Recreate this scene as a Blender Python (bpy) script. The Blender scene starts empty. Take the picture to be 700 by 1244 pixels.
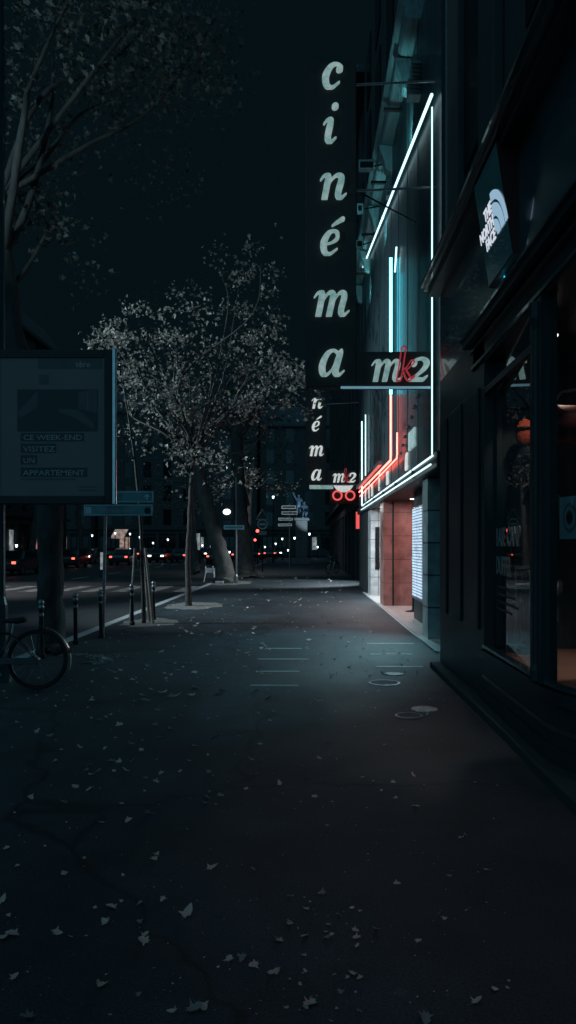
import bpy, math, random
import numpy as np
from mathutils import Vector, Matrix
random.seed(7)
R = math.radians
PI = math.pi
sc = bpy.context.scene
col = sc.collection
F, CX, CY, EYE = 900.0, 372.0, 663.0, 1.6     # focal length (photo px), vanishing point, eye height

def at(px, py, Y):
    return Vector(((px - CX) * Y / F, Y, EYE + (CY - py) * Y / F))

# ------------------------------------------------------------------ materials
def mat(name, c, rough=.6, metal=0, c2=None, scale=6, bump=0, bscale=40, emit=None, es=0, spec=.5, stretch=None, coat=0, rvar=0):
    m = bpy.data.materials.new(name); m.use_nodes = True
    nt = m.node_tree; b = nt.nodes['Principled BSDF']
    b.inputs['Base Color'].default_value = (*c, 1); b.inputs['Roughness'].default_value = rough
    b.inputs['Metallic'].default_value = metal; b.inputs['Specular IOR Level'].default_value = spec
    b.inputs['Coat Weight'].default_value = coat
    tc = nt.nodes.new('ShaderNodeTexCoord'); mp = nt.nodes.new('ShaderNodeMapping')
    nt.links.new(tc.outputs['Object'], mp.inputs['Vector'])
    if stretch: mp.inputs['Scale'].default_value = stretch
    if c2 is None: c2 = tuple(x * .7 for x in c)
    n = nt.nodes.new('ShaderNodeTexNoise'); n.inputs['Scale'].default_value = scale; n.inputs['Detail'].default_value = 6
    n.inputs['Roughness'].default_value = .65
    nt.links.new(mp.outputs['Vector'], n.inputs['Vector'])
    r = nt.nodes.new('ShaderNodeValToRGB')
    r.color_ramp.elements[0].position = .32; r.color_ramp.elements[1].position = .68
    r.color_ramp.elements[0].color = (*c2, 1); r.color_ramp.elements[1].color = (*c, 1)
    nt.links.new(n.outputs['Fac'], r.inputs['Fac']); nt.links.new(r.outputs['Color'], b.inputs['Base Color'])
    if rvar:
        mr = nt.nodes.new('ShaderNodeMapRange'); mr.inputs['To Min'].default_value = rough - rvar; mr.inputs['To Max'].default_value = rough + rvar
        n3 = nt.nodes.new('ShaderNodeTexNoise'); n3.inputs['Scale'].default_value = scale * .37; n3.inputs['Detail'].default_value = 4
        nt.links.new(mp.outputs['Vector'], n3.inputs['Vector'])
        nt.links.new(n3.outputs['Fac'], mr.inputs['Value']); nt.links.new(mr.outputs['Result'], b.inputs['Roughness'])
    if bump:
        n2 = nt.nodes.new('ShaderNodeTexNoise'); n2.inputs['Scale'].default_value = bscale; n2.inputs['Detail'].default_value = 5
        nt.links.new(mp.outputs['Vector'], n2.inputs['Vector'])
        bp = nt.nodes.new('ShaderNodeBump'); bp.inputs['Strength'].default_value = bump; bp.inputs['Distance'].default_value = .02
        nt.links.new(n2.outputs['Fac'], bp.inputs['Height']); nt.links.new(bp.outputs['Normal'], b.inputs['Normal'])
    if emit:
        b.inputs['Emission Color'].default_value = (*emit, 1); b.inputs['Emission Strength'].default_value = es
    return m

def emis_noise(name, c, c2, es, scale=9):
    m = mat(name, (.3, .34, .34), .5)
    nt = m.node_tree; b = nt.nodes['Principled BSDF']
    tc = nt.nodes.new('ShaderNodeTexCoord'); n = nt.nodes.new('ShaderNodeTexNoise'); n.inputs['Scale'].default_value = scale; n.inputs['Detail'].default_value = 8; n.inputs['Roughness'].default_value = .7
    nt.links.new(tc.outputs['Object'], n.inputs['Vector'])
    r = nt.nodes.new('ShaderNodeValToRGB'); r.color_ramp.elements[0].position = .36; r.color_ramp.elements[1].position = .62
    r.color_ramp.elements[0].color = (*c2, 1); r.color_ramp.elements[1].color = (*c, 1)
    nt.links.new(n.outputs['Fac'], r.inputs['Fac']); nt.links.new(r.outputs['Color'], b.inputs['Emission Color'])
    b.inputs['Emission Strength'].default_value = es
    return m

def glass_mat(name, tint=(.75, .85, .85), refl=1.0):
    m = bpy.data.materials.new(name); m.use_nodes = True
    nt = m.node_tree; nt.nodes.clear()
    o = nt.nodes.new('ShaderNodeOutputMaterial'); mx = nt.nodes.new('ShaderNodeMixShader')
    t = nt.nodes.new('ShaderNodeBsdfTransparent'); t.inputs['Color'].default_value = (*tint, 1)
    g = nt.nodes.new('ShaderNodeBsdfGlossy'); g.inputs['Roughness'].default_value = .015
    lw = nt.nodes.new('ShaderNodeLayerWeight'); lw.inputs['Blend'].default_value = .5
    pw = nt.nodes.new('ShaderNodeMath'); pw.operation = 'POWER'; pw.inputs[1].default_value = 4.5; nt.links.new(lw.outputs['Facing'], pw.inputs[0])
    mu = nt.nodes.new('ShaderNodeMath'); mu.operation = 'MULTIPLY_ADD'; mu.inputs[1].default_value = .9 * refl; mu.inputs[2].default_value = .06
    nt.links.new(pw.outputs[0], mu.inputs[0]); nt.links.new(mu.outputs[0], mx.inputs[0])
    nt.links.new(t.outputs[0], mx.inputs[1]); nt.links.new(g.outputs[0], mx.inputs[2]); nt.links.new(mx.outputs[0], o.inputs[0])
    return m

def brick_mat(name, c, mortar, scale, rough=.4, bw=.5, rh=.25, msize=.012, emit=0, vec=None, off=.5):
    m = bpy.data.materials.new(name); m.use_nodes = True
    nt = m.node_tree; b = nt.nodes['Principled BSDF']
    tc = nt.nodes.new('ShaderNodeTexCoord'); sx = nt.nodes.new('ShaderNodeSeparateXYZ'); cx = nt.nodes.new('ShaderNodeCombineXYZ')
    ad = nt.nodes.new('ShaderNodeMath'); ad.operation = 'ADD'
    nt.links.new(tc.outputs['Object'], sx.inputs[0]); nt.links.new(sx.outputs[0], ad.inputs[0]); nt.links.new(sx.outputs[1], ad.inputs[1])
    nt.links.new(ad.outputs[0], cx.inputs[0]); nt.links.new(sx.outputs[2], cx.inputs[1])
    br = nt.nodes.new('ShaderNodeTexBrick'); br.inputs['Scale'].default_value = scale
    br.inputs['Color1'].default_value = (*c, 1); br.inputs['Color2'].default_value = (*[x * .85 for x in c], 1); br.inputs['Mortar'].default_value = (*mortar, 1)
    br.inputs['Mortar Size'].default_value = msize; br.inputs['Brick Width'].default_value = bw; br.inputs['Row Height'].default_value = rh; br.offset = off
    nt.links.new(cx.outputs[0], br.inputs['Vector'])
    n = nt.nodes.new('ShaderNodeTexNoise'); n.inputs['Scale'].default_value = 5; n.inputs['Detail'].default_value = 6
    nt.links.new(tc.outputs['Object'], n.inputs['Vector'])
    mx = nt.nodes.new('ShaderNodeMix'); mx.data_type = 'RGBA'; mx.blend_type = 'MULTIPLY'; mx.inputs[0].default_value = .7
    r = nt.nodes.new('ShaderNodeValToRGB'); r.color_ramp.elements[0].color = (.35, .35, .35, 1); r.color_ramp.elements[0].position = .3; r.color_ramp.elements[1].position = .7
    nt.links.new(n.outputs['Fac'], r.inputs['Fac'])
    nt.links.new(br.outputs['Color'], mx.inputs[6]); nt.links.new(r.outputs['Color'], mx.inputs[7])
    nt.links.new(mx.outputs[2], b.inputs['Base Color']); b.inputs['Roughness'].default_value = rough
    if emit:
        nt.links.new(br.outputs['Color'], b.inputs['Emission Color']); b.inputs['Emission Strength'].default_value = emit
    return m

M = {}
def weathered(m, crack=1.0):
    nt = m.node_tree; b = nt.nodes['Principled BSDF']; src = b.inputs['Base Color'].links[0].from_socket
    tc = nt.nodes.new('ShaderNodeTexCoord')
    n = nt.nodes.new('ShaderNodeTexNoise'); n.inputs['Scale'].default_value = 2.5; n.inputs['Detail'].default_value = 8; nt.links.new(tc.outputs['Object'], n.inputs['Vector'])
    vm = nt.nodes.new('ShaderNodeVectorMath'); vm.operation = 'MULTIPLY_ADD'; vm.inputs[1].default_value = (.5, .5, 0)
    nt.links.new(n.outputs['Color'], vm.inputs[0]); nt.links.new(tc.outputs['Object'], vm.inputs[2])
    v = nt.nodes.new('ShaderNodeTexVoronoi'); v.feature = 'DISTANCE_TO_EDGE'; v.inputs['Scale'].default_value = .33; nt.links.new(vm.outputs[0], v.inputs['Vector'])
    c = nt.nodes.new('ShaderNodeMapRange'); c.inputs['From Max'].default_value = .012; c.inputs['To Min'].default_value = .3; nt.links.new(v.outputs['Distance'], c.inputs['Value'])
    g = nt.nodes.new('ShaderNodeTexVoronoi'); g.inputs['Scale'].default_value = 2.2; g.inputs['Randomness'].default_value = 1; nt.links.new(tc.outputs['Object'], g.inputs['Vector'])
    gr = nt.nodes.new('ShaderNodeMapRange'); gr.inputs['From Min'].default_value = .05; gr.inputs['From Max'].default_value = .075; gr.inputs['To Min'].default_value = 1.5; gr.inputs['To Max'].default_value = 1
    nt.links.new(g.outputs['Distance'], gr.inputs['Value'])
    st = nt.nodes.new('ShaderNodeTexNoise'); st.inputs['Scale'].default_value = .55; st.inputs['Detail'].default_value = 9; st.inputs['Roughness'].default_value = .7; nt.links.new(tc.outputs['Object'], st.inputs['Vector'])
    sr = nt.nodes.new('ShaderNodeMapRange'); sr.inputs['From Min'].default_value = .35; sr.inputs['From Max'].default_value = .68; sr.inputs['To Min'].default_value = .5; sr.inputs['To Max'].default_value = 1.35; nt.links.new(st.outputs['Fac'], sr.inputs['Value'])
    gn = nt.nodes.new('ShaderNodeTexNoise'); gn.inputs['Scale'].default_value = 95; gn.inputs['Detail'].default_value = 2; nt.links.new(tc.outputs['Object'], gn.inputs['Vector'])
    gm = nt.nodes.new('ShaderNodeMapRange'); gm.inputs['From Min'].default_value = .3; gm.inputs['From Max'].default_value = .7; gm.inputs['To Min'].default_value = .35; gm.inputs['To Max'].default_value = 1.9; nt.links.new(gn.outputs['Fac'], gm.inputs['Value'])
    p = c.outputs['Result']
    for q in (gr, sr, gm):
        mm = nt.nodes.new('ShaderNodeMath'); mm.operation = 'MULTIPLY'; nt.links.new(p, mm.inputs[0]); nt.links.new(q.outputs['Result'], mm.inputs[1]); p = mm.outputs[0]
    sc_ = nt.nodes.new('ShaderNodeVectorMath'); sc_.operation = 'SCALE'; nt.links.new(src, sc_.inputs[0]); nt.links.new(p, sc_.inputs['Scale'])
    nt.links.new(sc_.outputs[0], b.inputs['Base Color'])
    return m
M['asphalt'] = weathered(mat('asphalt', (.030, .044, .054), .6, c2=(.018, .027, .034), scale=1.6, bump=.4, bscale=160, rvar=.14))
M['patch'] = weathered(mat('asphalt_patch', (.046, .064, .074), .68, c2=(.032, .046, .054), scale=3, bump=.35, bscale=190))
M['road'] = mat('road_asphalt', (.052, .055, .058), .55, c2=(.035, .037, .04), scale=.8, bump=.3, bscale=120, rvar=.12)
M['ground'] = mat('earth', (.05, .05, .05), .9)
M['granite'] = mat('granite', (.62, .61, .6), .55, c2=(.38, .38, .38), scale=60, bump=.15, bscale=90)
M['gravel'] = mat('gravel', (.3, .28, .26), .9, c2=(.06, .055, .05), scale=28, bump=.8, bscale=45)
M['paint'] = mat('road_paint', (.85, .85, .83), .55, c2=(.5, .5, .49), scale=14)
M['coverpale'] = mat('worn_pale_cover', (.6, .6, .6), .45, metal=.2, c2=(.2, .2, .2), scale=30, bump=.5, bscale=60)
M['wornpaint'] = mat('worn_road_paint', (.42, .42, .41), .65, c2=(.06, .062, .064), scale=3.5)
M['slab'] = mat('stone_slab', (.7, .64, .6), .4, c2=(.5, .45, .43), scale=5, bump=.1)
M['black'] = mat('black_paint', (.024, .032, .035), .5, c2=(.018, .023, .025), scale=3, bump=.05, bscale=8, spec=.3)
M['shopwood'] = mat('lacquered_wood', (.022, .04, .046), .42, c2=(.015, .028, .033), scale=3, bump=.08, bscale=10, spec=.4, rvar=.08)
M['gloss'] = mat('varnished_moulding', (.05, .065, .07), .2, c2=(.03, .042, .046), scale=3, coat=.6, rvar=.06)
M['fascia'] = mat('glossy_fascia', (.026, .09, .105), .24, c2=(.018, .06, .07), scale=1.2, bump=.05, bscale=3, coat=.5)
M['stone'] = mat('dark_limestone', (.055, .056, .056), .85, c2=(.035, .035, .036), scale=2, bump=.3, bscale=20)
M['stone2'] = mat('sooty_render', (.06, .064, .066), .85, c2=(.04, .042, .042), scale=1.5, bump=.2, bscale=25)
M['panel'] = mat('dark_metal_cladding', (.04, .072, .082), .4, metal=0, c2=(.025, .046, .053), scale=4, bump=.35, bscale=3, stretch=(1, 2.2, .12), rvar=.12)
M['corn'] = mat('cornice_paint', (.2, .3, .31), .5, c2=(.1, .16, .17), scale=6, bump=.3, bscale=14, stretch=(3, .25, 1))
M['iron'] = mat('wrought_iron', (.02, .024, .026), .4, metal=.6)
M['steel'] = mat('brushed_steel', (.6, .62, .63), .28, metal=1, c2=(.45, .47, .48), scale=20)
M['dull'] = mat('dull_steel', (.3, .32, .33), .42, metal=.9, c2=(.18, .19, .2), scale=20)
M['signblack'] = mat('sign_face', (.058, .06, .06), .8, c2=(.045, .047, .047), scale=5, spec=.2)
M['letter'] = emis_noise('lit_letter', (.26, .35, .345), (.1, .21, .2), 1.0)
M['letter2'] = emis_noise('lit_letter_bright', (.62, .66, .64), (.4, .46, .45), 1.0)
M['redneon'] = mat('red_neon_outline', (.2, .02, .03), .4, emit=(1, .1, .13), es=.26)
M['redring'] = mat('red_ring_glow', (.3, .05, .05), .4, emit=(1, .12, .12), es=.9)
M['tube'] = mat('white_neon', (.8, .9, .9), .3, emit=(.085, .74, .95), es=8)
M['tubew'] = mat('cool_white_neon', (.8, .9, .9), .3, emit=(.68, .94, 1), es=1.4)
M['tuber'] = mat('red_neon', (.9, .4, .3), .3, emit=(1, .13, .10), es=6.5)
M['tubetop'] = mat('slanted_neon', (.8, .9, .9), .3, emit=(.6, .93, 1), es=1.6)
M['strip'] = mat('light_strip', (.5, .6, .7), .4, emit=(.3, .6, .75), es=.35)
M['redtile'] = brick_mat('red_tiles', (.46, .22, .195), (.16, .07, .065), 1, .45, .9, .62, .008, off=0)
M['tealtile'] = brick_mat('grey_tiles', (.36, .46, .46), (.05, .06, .06), 1, .4, .9, .55, .014, off=0)
M['whitetile'] = brick_mat('pale_stone_tiles', (.55, .56, .57), (.1, .1, .1), 1, .5, .9, .6, .01, off=0)
M['schedule'] = brick_mat('backlit_timetable', (.78, .88, 1), (.16, .26, .4), 1, .5, 2.2, .06, .012, emit=.5, off=.3)
M['schedule'].node_tree.nodes['Principled BSDF'].inputs['Base Color'].default_value = (.2, .2, .2, 1)
M['glass'] = glass_mat('shop_glass', (.8, .88, .88), 1.15)
M['darkglass'] = mat('dark_glass', (.008, .011, .013), .15, spec=.35)
M['wood'] = mat('window_bed_wood', (.3, .17, .13), .5, c2=(.18, .1, .08), scale=5, stretch=(1, 8, 1), bump=.1)
M['bark'] = mat('bark', (.11, .105, .1), .85, c2=(.045, .043, .04), scale=5, bump=.9, bscale=14, stretch=(1, 1, .35))
M['barkdark'] = mat('dark_bark', (.07, .068, .066), .85, c2=(.018, .018, .018), scale=5, bump=1, bscale=14, stretch=(1, 1, .35))
M['bark2'] = mat('young_bark', (.042, .04, .038), .8, c2=(.02, .019, .018), scale=14, bump=.5, bscale=30, stretch=(1, 1, .3))
M['stake'] = mat('peeled_wood_stake', (.27, .23, .2), .8, c2=(.14, .12, .1), scale=9, stretch=(1, 1, .2), bump=.3)
def leafmat(name, c, c2):
    m = mat(name, c, .5, c2=c2, scale=7)
    return m
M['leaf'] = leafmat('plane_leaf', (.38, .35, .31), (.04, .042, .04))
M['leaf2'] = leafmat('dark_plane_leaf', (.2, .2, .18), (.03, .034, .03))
M['dryleaf'] = mat('dry_leaf', (.85, .66, .59), .7, c2=(.52, .38, .33), scale=14, bump=.4, bscale=40)
M['greyleaf'] = mat('damp_leaf', (.4, .38, .36), .55, c2=(.16, .15, .14), scale=14, bump=.4, bscale=40)
M['bikeblack'] = mat('bicycle_paint', (.012, .013, .014), .3, coat=.5)
M['rubber'] = mat('rubber', (.014, .014, .014), .75)
M['redplastic'] = mat('red_reflector', (.25, .02, .02), .25)
def translucent(m, f):
    nt = m.node_tree; b = nt.nodes['Principled BSDF']; o = nt.nodes['Material Output']
    t = nt.nodes.new('ShaderNodeBsdfTranslucent'); x = nt.nodes.new('ShaderNodeMixShader'); x.inputs[0].default_value = f
    nt.links.new(b.inputs['Base Color'].links[0].from_socket, t.inputs['Color'])
    nt.links.new(b.outputs[0], x.inputs[1]); nt.links.new(t.outputs[0], x.inputs[2]); nt.links.new(x.outputs[0], o.inputs['Surface'])
for k_ in ('dryleaf', 'greyleaf', 'leaf', 'leaf2'): translucent(M[k_], .15 if k_ in ('dryleaf', 'greyleaf') else .38)
M['poster'] = mat('poster_paper', (.2, .16, .145), .5, c2=(.17, .135, .12), scale=1.5)
M['posterdark'] = mat('poster_ink', (.02, .024, .026), .45)
M['postergrey'] = mat('poster_grey_ink', (.1, .085, .08), .45)
M['postertext'] = mat('poster_lettering', (.42, .38, .36), .5)
M['signteal'] = mat('direction_sign_enamel', (.09, .32, .36), .35, c2=(.07, .22, .26), scale=6, coat=.3)
M['signwhite'] = mat('sign_white_film', (.8, .85, .85), .4)
M['postteal'] = mat('lamp_post_green', (.03, .09, .1), .35, coat=.3)
M['cargrey'] = mat('car_paint_grey', (.07, .075, .08), .3, coat=.8)
M['cardark'] = mat('car_paint_dark', (.02, .024, .03), .3, coat=.8)
M['tail'] = mat('tail_lamp', (.4, .02, .02), .3, emit=(1, .12, .07), es=3)
M['winlit'] = emis_noise('lit_shop_window', (.8, .85, .85), (.1, .16, .18), .42, 2.6)
M['winpink'] = emis_noise('pink_shop_window', (.85, .36, .36), (.3, .1, .12), .42, 2.6)
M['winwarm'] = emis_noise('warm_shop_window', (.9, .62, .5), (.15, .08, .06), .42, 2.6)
M['bulb'] = mat('lamp_bulb', (.9, .9, .9), .3, emit=(.8, .95, 1), es=3.5)
M['bulbred'] = mat('red_signal', (.5, .05, .05), .3, emit=(1, .08, .06), es=5)
M['bulbwarm'] = mat('warm_spot_bulb', (.9, .8, .7), .3, emit=(1, .85, .8), es=4)
M['logoblue'] = mat('lit_logo', (.5, .55, .6), .4, emit=(.27, .42, .55), es=1)
M['logowhite'] = mat('lit_logo_white', (.7, .7, .72), .4, emit=(.62, .66, .75), es=1)
M['signteal2'] = mat('blade_sign_face', (.02, .06, .07), .2, c2=(.014, .04, .05), scale=2, coat=.5, emit=(.02, .2, .25), es=.035)
M['darkred'] = mat('dark_red_side', (.1, .018, .018), .5)
M['orange'] = mat('orange_knit', (.75, .13, .05), .7, c2=(.5, .07, .03), scale=30, bump=.4, bscale=80)
M['redbag'] = mat('red_nylon', (.22, .03, .03), .5, c2=(.15, .02, .02), scale=8, bump=.2)
M['cloth'] = mat('black_jacket', (.02, .022, .024), .7, bump=.3, bscale=12)
M['bronze'] = mat('bronze', (.24, .34, .42), .45, metal=.5, c2=(.1, .16, .22), scale=5)
M['plinth'] = mat('plinth_stone', (.2, .2, .2), .8)
M['white'] = mat('white_paint', (.7, .7, .7), .5)
M['windownotice'] = mat('window_notice_paper', (.34, .36, .37), .5, c2=(.28, .3, .31))
M['notice'] = mat('grey_notice', (.07, .08, .085), .5)
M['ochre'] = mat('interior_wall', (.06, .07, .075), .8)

# ------------------------------------------------------------------ mesh builder
class MB:
    def __init__(s): s.v = []; s.f = []
    def add(s, vs, fs):
        n = len(s.v); s.v += [tuple(v) for v in vs]; s.f += [tuple(i + n for i in f) for f in fs]; return s
    def box(s, x0, x1, y0, y1, z0, z1):
        vs = [(x, y, z) for z in (z0, z1) for y in (y0, y1) for x in (x0, x1)]
        return s.add(vs, [(0, 2, 3, 1), (4, 5, 7, 6), (0, 1, 5, 4), (2, 6, 7, 3), (0, 4, 6, 2), (1, 3, 7, 5)])
    def prism(s, pts, axis, a, b):
        """extrude a 2-D polygon along axis 0/1/2 from a to b"""
        def mk(p, t):
            q = list(p); q.insert(axis, t); return tuple(q)
        n = len(pts)
        vs = [mk(p, a) for p in pts] + [mk(p, b) for p in pts]
        fs = [tuple(range(n)), tuple(range(2 * n - 1, n - 1, -1))] + [(i, i + n, (i + 1) % n + n, (i + 1) % n) for i in range(n)]
        return s.add(vs, fs)
    def tube(s, path, rad, n=8, cap=True, closed=False):
        path = [Vector(p) for p in path]; k = len(path)
        if not hasattr(rad, '__len__'): rad = [rad] * k
        up = None; vs = []
        for i, p in enumerate(path):
            if closed: d = path[(i + 1) % k] - path[i - 1]
            else: d = path[min(i + 1, k - 1)] - path[max(i - 1, 0)]
            d = d.normalized() if d.length > 1e-9 else Vector((0, 0, 1))
            if up is None:
                up = d.orthogonal().normalized()
            up = (up - d * up.dot(d)); up = up.normalized() if up.length > 1e-6 else d.orthogonal().normalized()
            w = d.cross(up)
            for j in range(n):
                a = 2 * PI * j / n
                vs.append(p + (up * math.cos(a) + w * math.sin(a)) * rad[i])
        fs = []
        for i in range(k if closed else k - 1):
            for j in range(n):
                i2 = (i + 1) % k
                fs.append((i * n + j, i * n + (j + 1) % n, i2 * n + (j + 1) % n, i2 * n + j))
        if cap and not closed:
            fs.append(tuple(range(n - 1, -1, -1))); fs.append(tuple((k - 1) * n + j for j in range(n)))
        return s.add(vs, fs)
    def lathe(s, prof, c=(0, 0, 0), n=20, axis=2):
        vs = []; k = len(prof)
        for r, z in prof:
            for j in range(n):
                a = 2 * PI * j / n; p = [r * math.cos(a), r * math.sin(a)]; p.insert(axis, z)
                vs.append((p[0] + c[0], p[1] + c[1], p[2] + c[2]))
        fs = [(i * n + j, i * n + (j + 1) % n, (i + 1) * n + (j + 1) % n, (i + 1) * n + j) for i in range(k - 1) for j in range(n)]
        fs.append(tuple(range(n - 1, -1, -1))); fs.append(tuple((k - 1) * n + j for j in range(n)))
        return s.add(vs, fs)
    def ball(s, c, r, n=12, m=8):
        if not hasattr(r, '__len__'): r = (r, r, r)
        prof = [(max(1e-4, math.sin(PI * i / m)), -math.cos(PI * i / m)) for i in range(m + 1)]
        vs = []
        for q, z in prof:
            for j in range(n):
                a = 2 * PI * j / n
                vs.append((c[0] + r[0] * q * math.cos(a), c[1] + r[1] * q * math.sin(a), c[2] + r[2] * z))
        fs = [(i * n + j, i * n + (j + 1) % n, (i + 1) * n + (j + 1) % n, (i + 1) * n + j) for i in range(m) for j in range(n)]
        return s.add(vs, fs)
    def xf(s, mtx):
        s.v = [tuple(mtx @ Vector(v)) for v in s.v]; return s
    def join(s, o): return s.add(o.v, o.f)
    def build(s, name, m, parent=None, bev=0, smooth=False, world=True):
        me = bpy.data.meshes.new(name)
        vs = s.v
        if parent is not None and world:
            ox, oy, oz = ORG.get(parent.name, (0, 0, 0)); vs = [(a - ox, b - oy, c - oz) for a, b, c in vs]
        me.from_pydata(vs, [], s.f); me.update()
        import bmesh
        bm = bmesh.new(); bm.from_mesh(me); bmesh.ops.recalc_face_normals(bm, faces=bm.faces); bm.to_mesh(me); bm.free()
        if smooth:
            for p in me.polygons: p.use_smooth = True
        me.materials.append(m)
        o = bpy.data.objects.new(name, me); col.objects.link(o)
        if parent is not None:
            o.parent = parent
            if world: ORG[o.name] = ORG.get(parent.name, (0, 0, 0))
        if bev:
            b = o.modifiers.new('bevel', 'BEVEL'); b.width = bev; b.segments = 2; b.limit_method = 'ANGLE'
        return o
ORG = {}

def tag(o, label, cat, group=None, kind=None):
    if label: o['label'] = label
    if cat: o['category'] = cat
    if group: o['group'] = group
    if kind: o['kind'] = kind
    return o
def struct(o): o['kind'] = 'structure'; return o
def thing(name, label, cat, loc=(0, 0, 0), rz=0, group=None, local=False):
    o = bpy.data.objects.new(name, None); col.objects.link(o); o.location = loc; o.rotation_euler = (0, 0, rz)
    o.empty_display_size = .2
    ORG[o.name] = (0, 0, 0) if (rz or local) else tuple(loc)
    return tag(o, label, cat, group)
def copy_tree(o, parent=None):
    c = o.copy(); col.objects.link(c); c.parent = parent
    for ch in list(o.children): copy_tree(ch, c)
    return c
def spline(pts, n=10):
    pts = [np.array(p, float) for p in pts]; P_ = [2 * pts[0] - pts[1]] + pts + [2 * pts[-1] - pts[-2]]; out = []
    for i in range(1, len(P_) - 2):
        a, b, c, d = P_[i - 1:i + 3]
        for t in np.linspace(0, 1, n, endpoint=False):
            out.append(.5 * (2 * b + (c - a) * t + (2 * a - 5 * b + 4 * c - d) * t * t + (3 * b - a - 3 * c + d) * t ** 3))
    out.append(pts[-1]); return out

# ------------------------------------------------------------------ glyphs (bold italic serif)
GL = {
 'c': [[(.66, .74, .10), (.67, .85, .055), (.5, .955, .045), (.28, .87, .09), (.14, .5, .135), (.24, .14, .105), (.45, .05, .055), (.7, .25, .03)], [(.62, .75, .12), (.621, .751, .12)]],
 'i': [[(.30, 1.42, .13), (.301, 1.421, .13)], [(-.02, .74, .03), (.07, .88, .04), (.2, .91, .085), (.23, .78, .12), (.21, .3, .125), (.26, .11, .105), (.36, .05, .06), (.53, .21, .03)]],
 'n': [[(-.1, .74, .03), (0, .9, .045), (.13, .91, .085), (.18, .78, .12), (.17, .02, .12)], [(.2, .45, .05), (.32, .76, .045), (.5, .93, .06), (.66, .88, .105), (.70, .7, .125), (.66, .3, .125), (.70, .11, .105), (.8, .05, .06), (.97, .21, .03)]],
 'm': [[(-.1, .74, .03), (0, .9, .045), (.13, .91, .085), (.18, .78, .12), (.17, .02, .12)], [(.2, .45, .05), (.32, .76, .045), (.46, .93, .06), (.58, .88, .105), (.61, .7, .12), (.58, .02, .12)], [(.62, .45, .05), (.74, .76, .045), (.88, .93, .06), (1.01, .88, .105), (1.05, .7, .12), (1.01, .3, .12), (1.05, .11, .105), (1.15, .05, .06), (1.32, .21, .03)]],
 'e': [[(.2, .43, .03), (.45, .5, .04), (.63, .66, .075), (.6, .88, .07), (.44, .955, .05), (.26, .85, .095), (.14, .5, .135), (.23, .15, .105), (.43, .05, .06), (.7, .25, .03)]],
 'a': [[(.62, .86, .06), (.44, .955, .05), (.24, .82, .095), (.13, .43, .125), (.2, .12, .105), (.34, .07, .06), (.5, .25, .04), (.62, .6, .04)], [(.73, .95, .06), (.70, .78, .115), (.64, .3, .125), (.68, .11, .105), (.78, .05, .06), (.95, .21, .03)]],
 'k': [[(.1, 1.5, .1), (.12, .75, .1), (.12, .05, .1)], [(.2, .42, .05), (.42, .6, .05), (.6, .86, .1)], [(.3, .5, .06), (.5, .2, .1), (.62, .06, .06), (.8, .2, .03)]],
 '2': [[(.12, .74, .12), (.17, .9, .065), (.42, .96, .07), (.62, .82, .115), (.6, .6, .115), (.36, .32, .07), (.08, .09, .05)], [(.03, .07, .065), (.28, .1, .1), (.55, .07, .09), (.74, .23, .04)]],
}
GL['é'] = GL['e'] + [[(.36, 1.16, .03), (.5, 1.27, .06), (.72, 1.42, .09)]]
def glyph(ch, size, depth, outline=0, slant=.17):
    """one solid letter in the XZ plane, front towards -Y, from a field of swept discs (marching squares)"""
    S = np.array([q for st in GL[ch] for q in spline(st, 14)])
    x0, x1 = S[:, 0].min() - .2, S[:, 0].max() + .2; z0, z1 = -.1, S[:, 1].max() + .25
    h = .028; xs = np.arange(x0, x1, h); zs = np.arange(z0, z1, h)
    gx, gz = np.meshgrid(xs, zs, indexing='ij')
    f = np.full(gx.shape, 9.)
    for a, b, r in S: f = np.minimum(f, np.hypot(gx - a, gz - b) - r)
    f = np.maximum(f, -gz)
    if outline: f = np.abs(f) - outline
    idx = {}; V = []; faces = []
    def vert(key, p):
        if key not in idx: idx[key] = len(V); V.append(p)
        return idx[key]
    for i in range(len(xs) - 1):
        for j in range(len(zs) - 1):
            c = [(i, j), (i + 1, j), (i + 1, j + 1), (i, j + 1)]; w = [f[q] for q in c]
            if min(w) > 0: continue
            poly = []
            for k in range(4):
                q, q2 = c[k], c[(k + 1) % 4]; a, b = w[k], w[(k + 1) % 4]
                if a <= 0: poly.append(vert(q, (xs[q[0]], zs[q[1]])))
                if (a <= 0) != (b <= 0):
                    t = a / (a - b); t = min(max(t, .02), .98)
                    key = (min(q, q2), max(q, q2))
                    poly.append(vert(key, (xs[q[0]] + (xs[q2[0]] - xs[q[0]]) * t, zs[q[1]] + (zs[q2[1]] - zs[q[1]]) * t)))
            if len(poly) > 2: faces.append(tuple(poly))
    ec = {}
    for fc in faces:
        for k in range(len(fc)):
            e = (fc[k], fc[(k + 1) % len(fc)]); ec[e] = 1
    n = len(V)
    P2 = [((x + slant * z) * size, z * size) for x, z in V]
    vs = [(x, 0, z) for x, z in P2] + [(x, depth, z) for x, z in P2]
    fs = list(faces) + [tuple(i + n for i in reversed(fc)) for fc in faces]
    for (a, b) in ec:
        if (b, a) not in ec: fs.append((b, a, a + n, b + n))
    m = MB(); m.add(vs, fs)
    w0 = min(x for x, _ in P2); w1 = max(x for x, _ in P2)
    m.span = (w0, w1)
    return m
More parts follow.
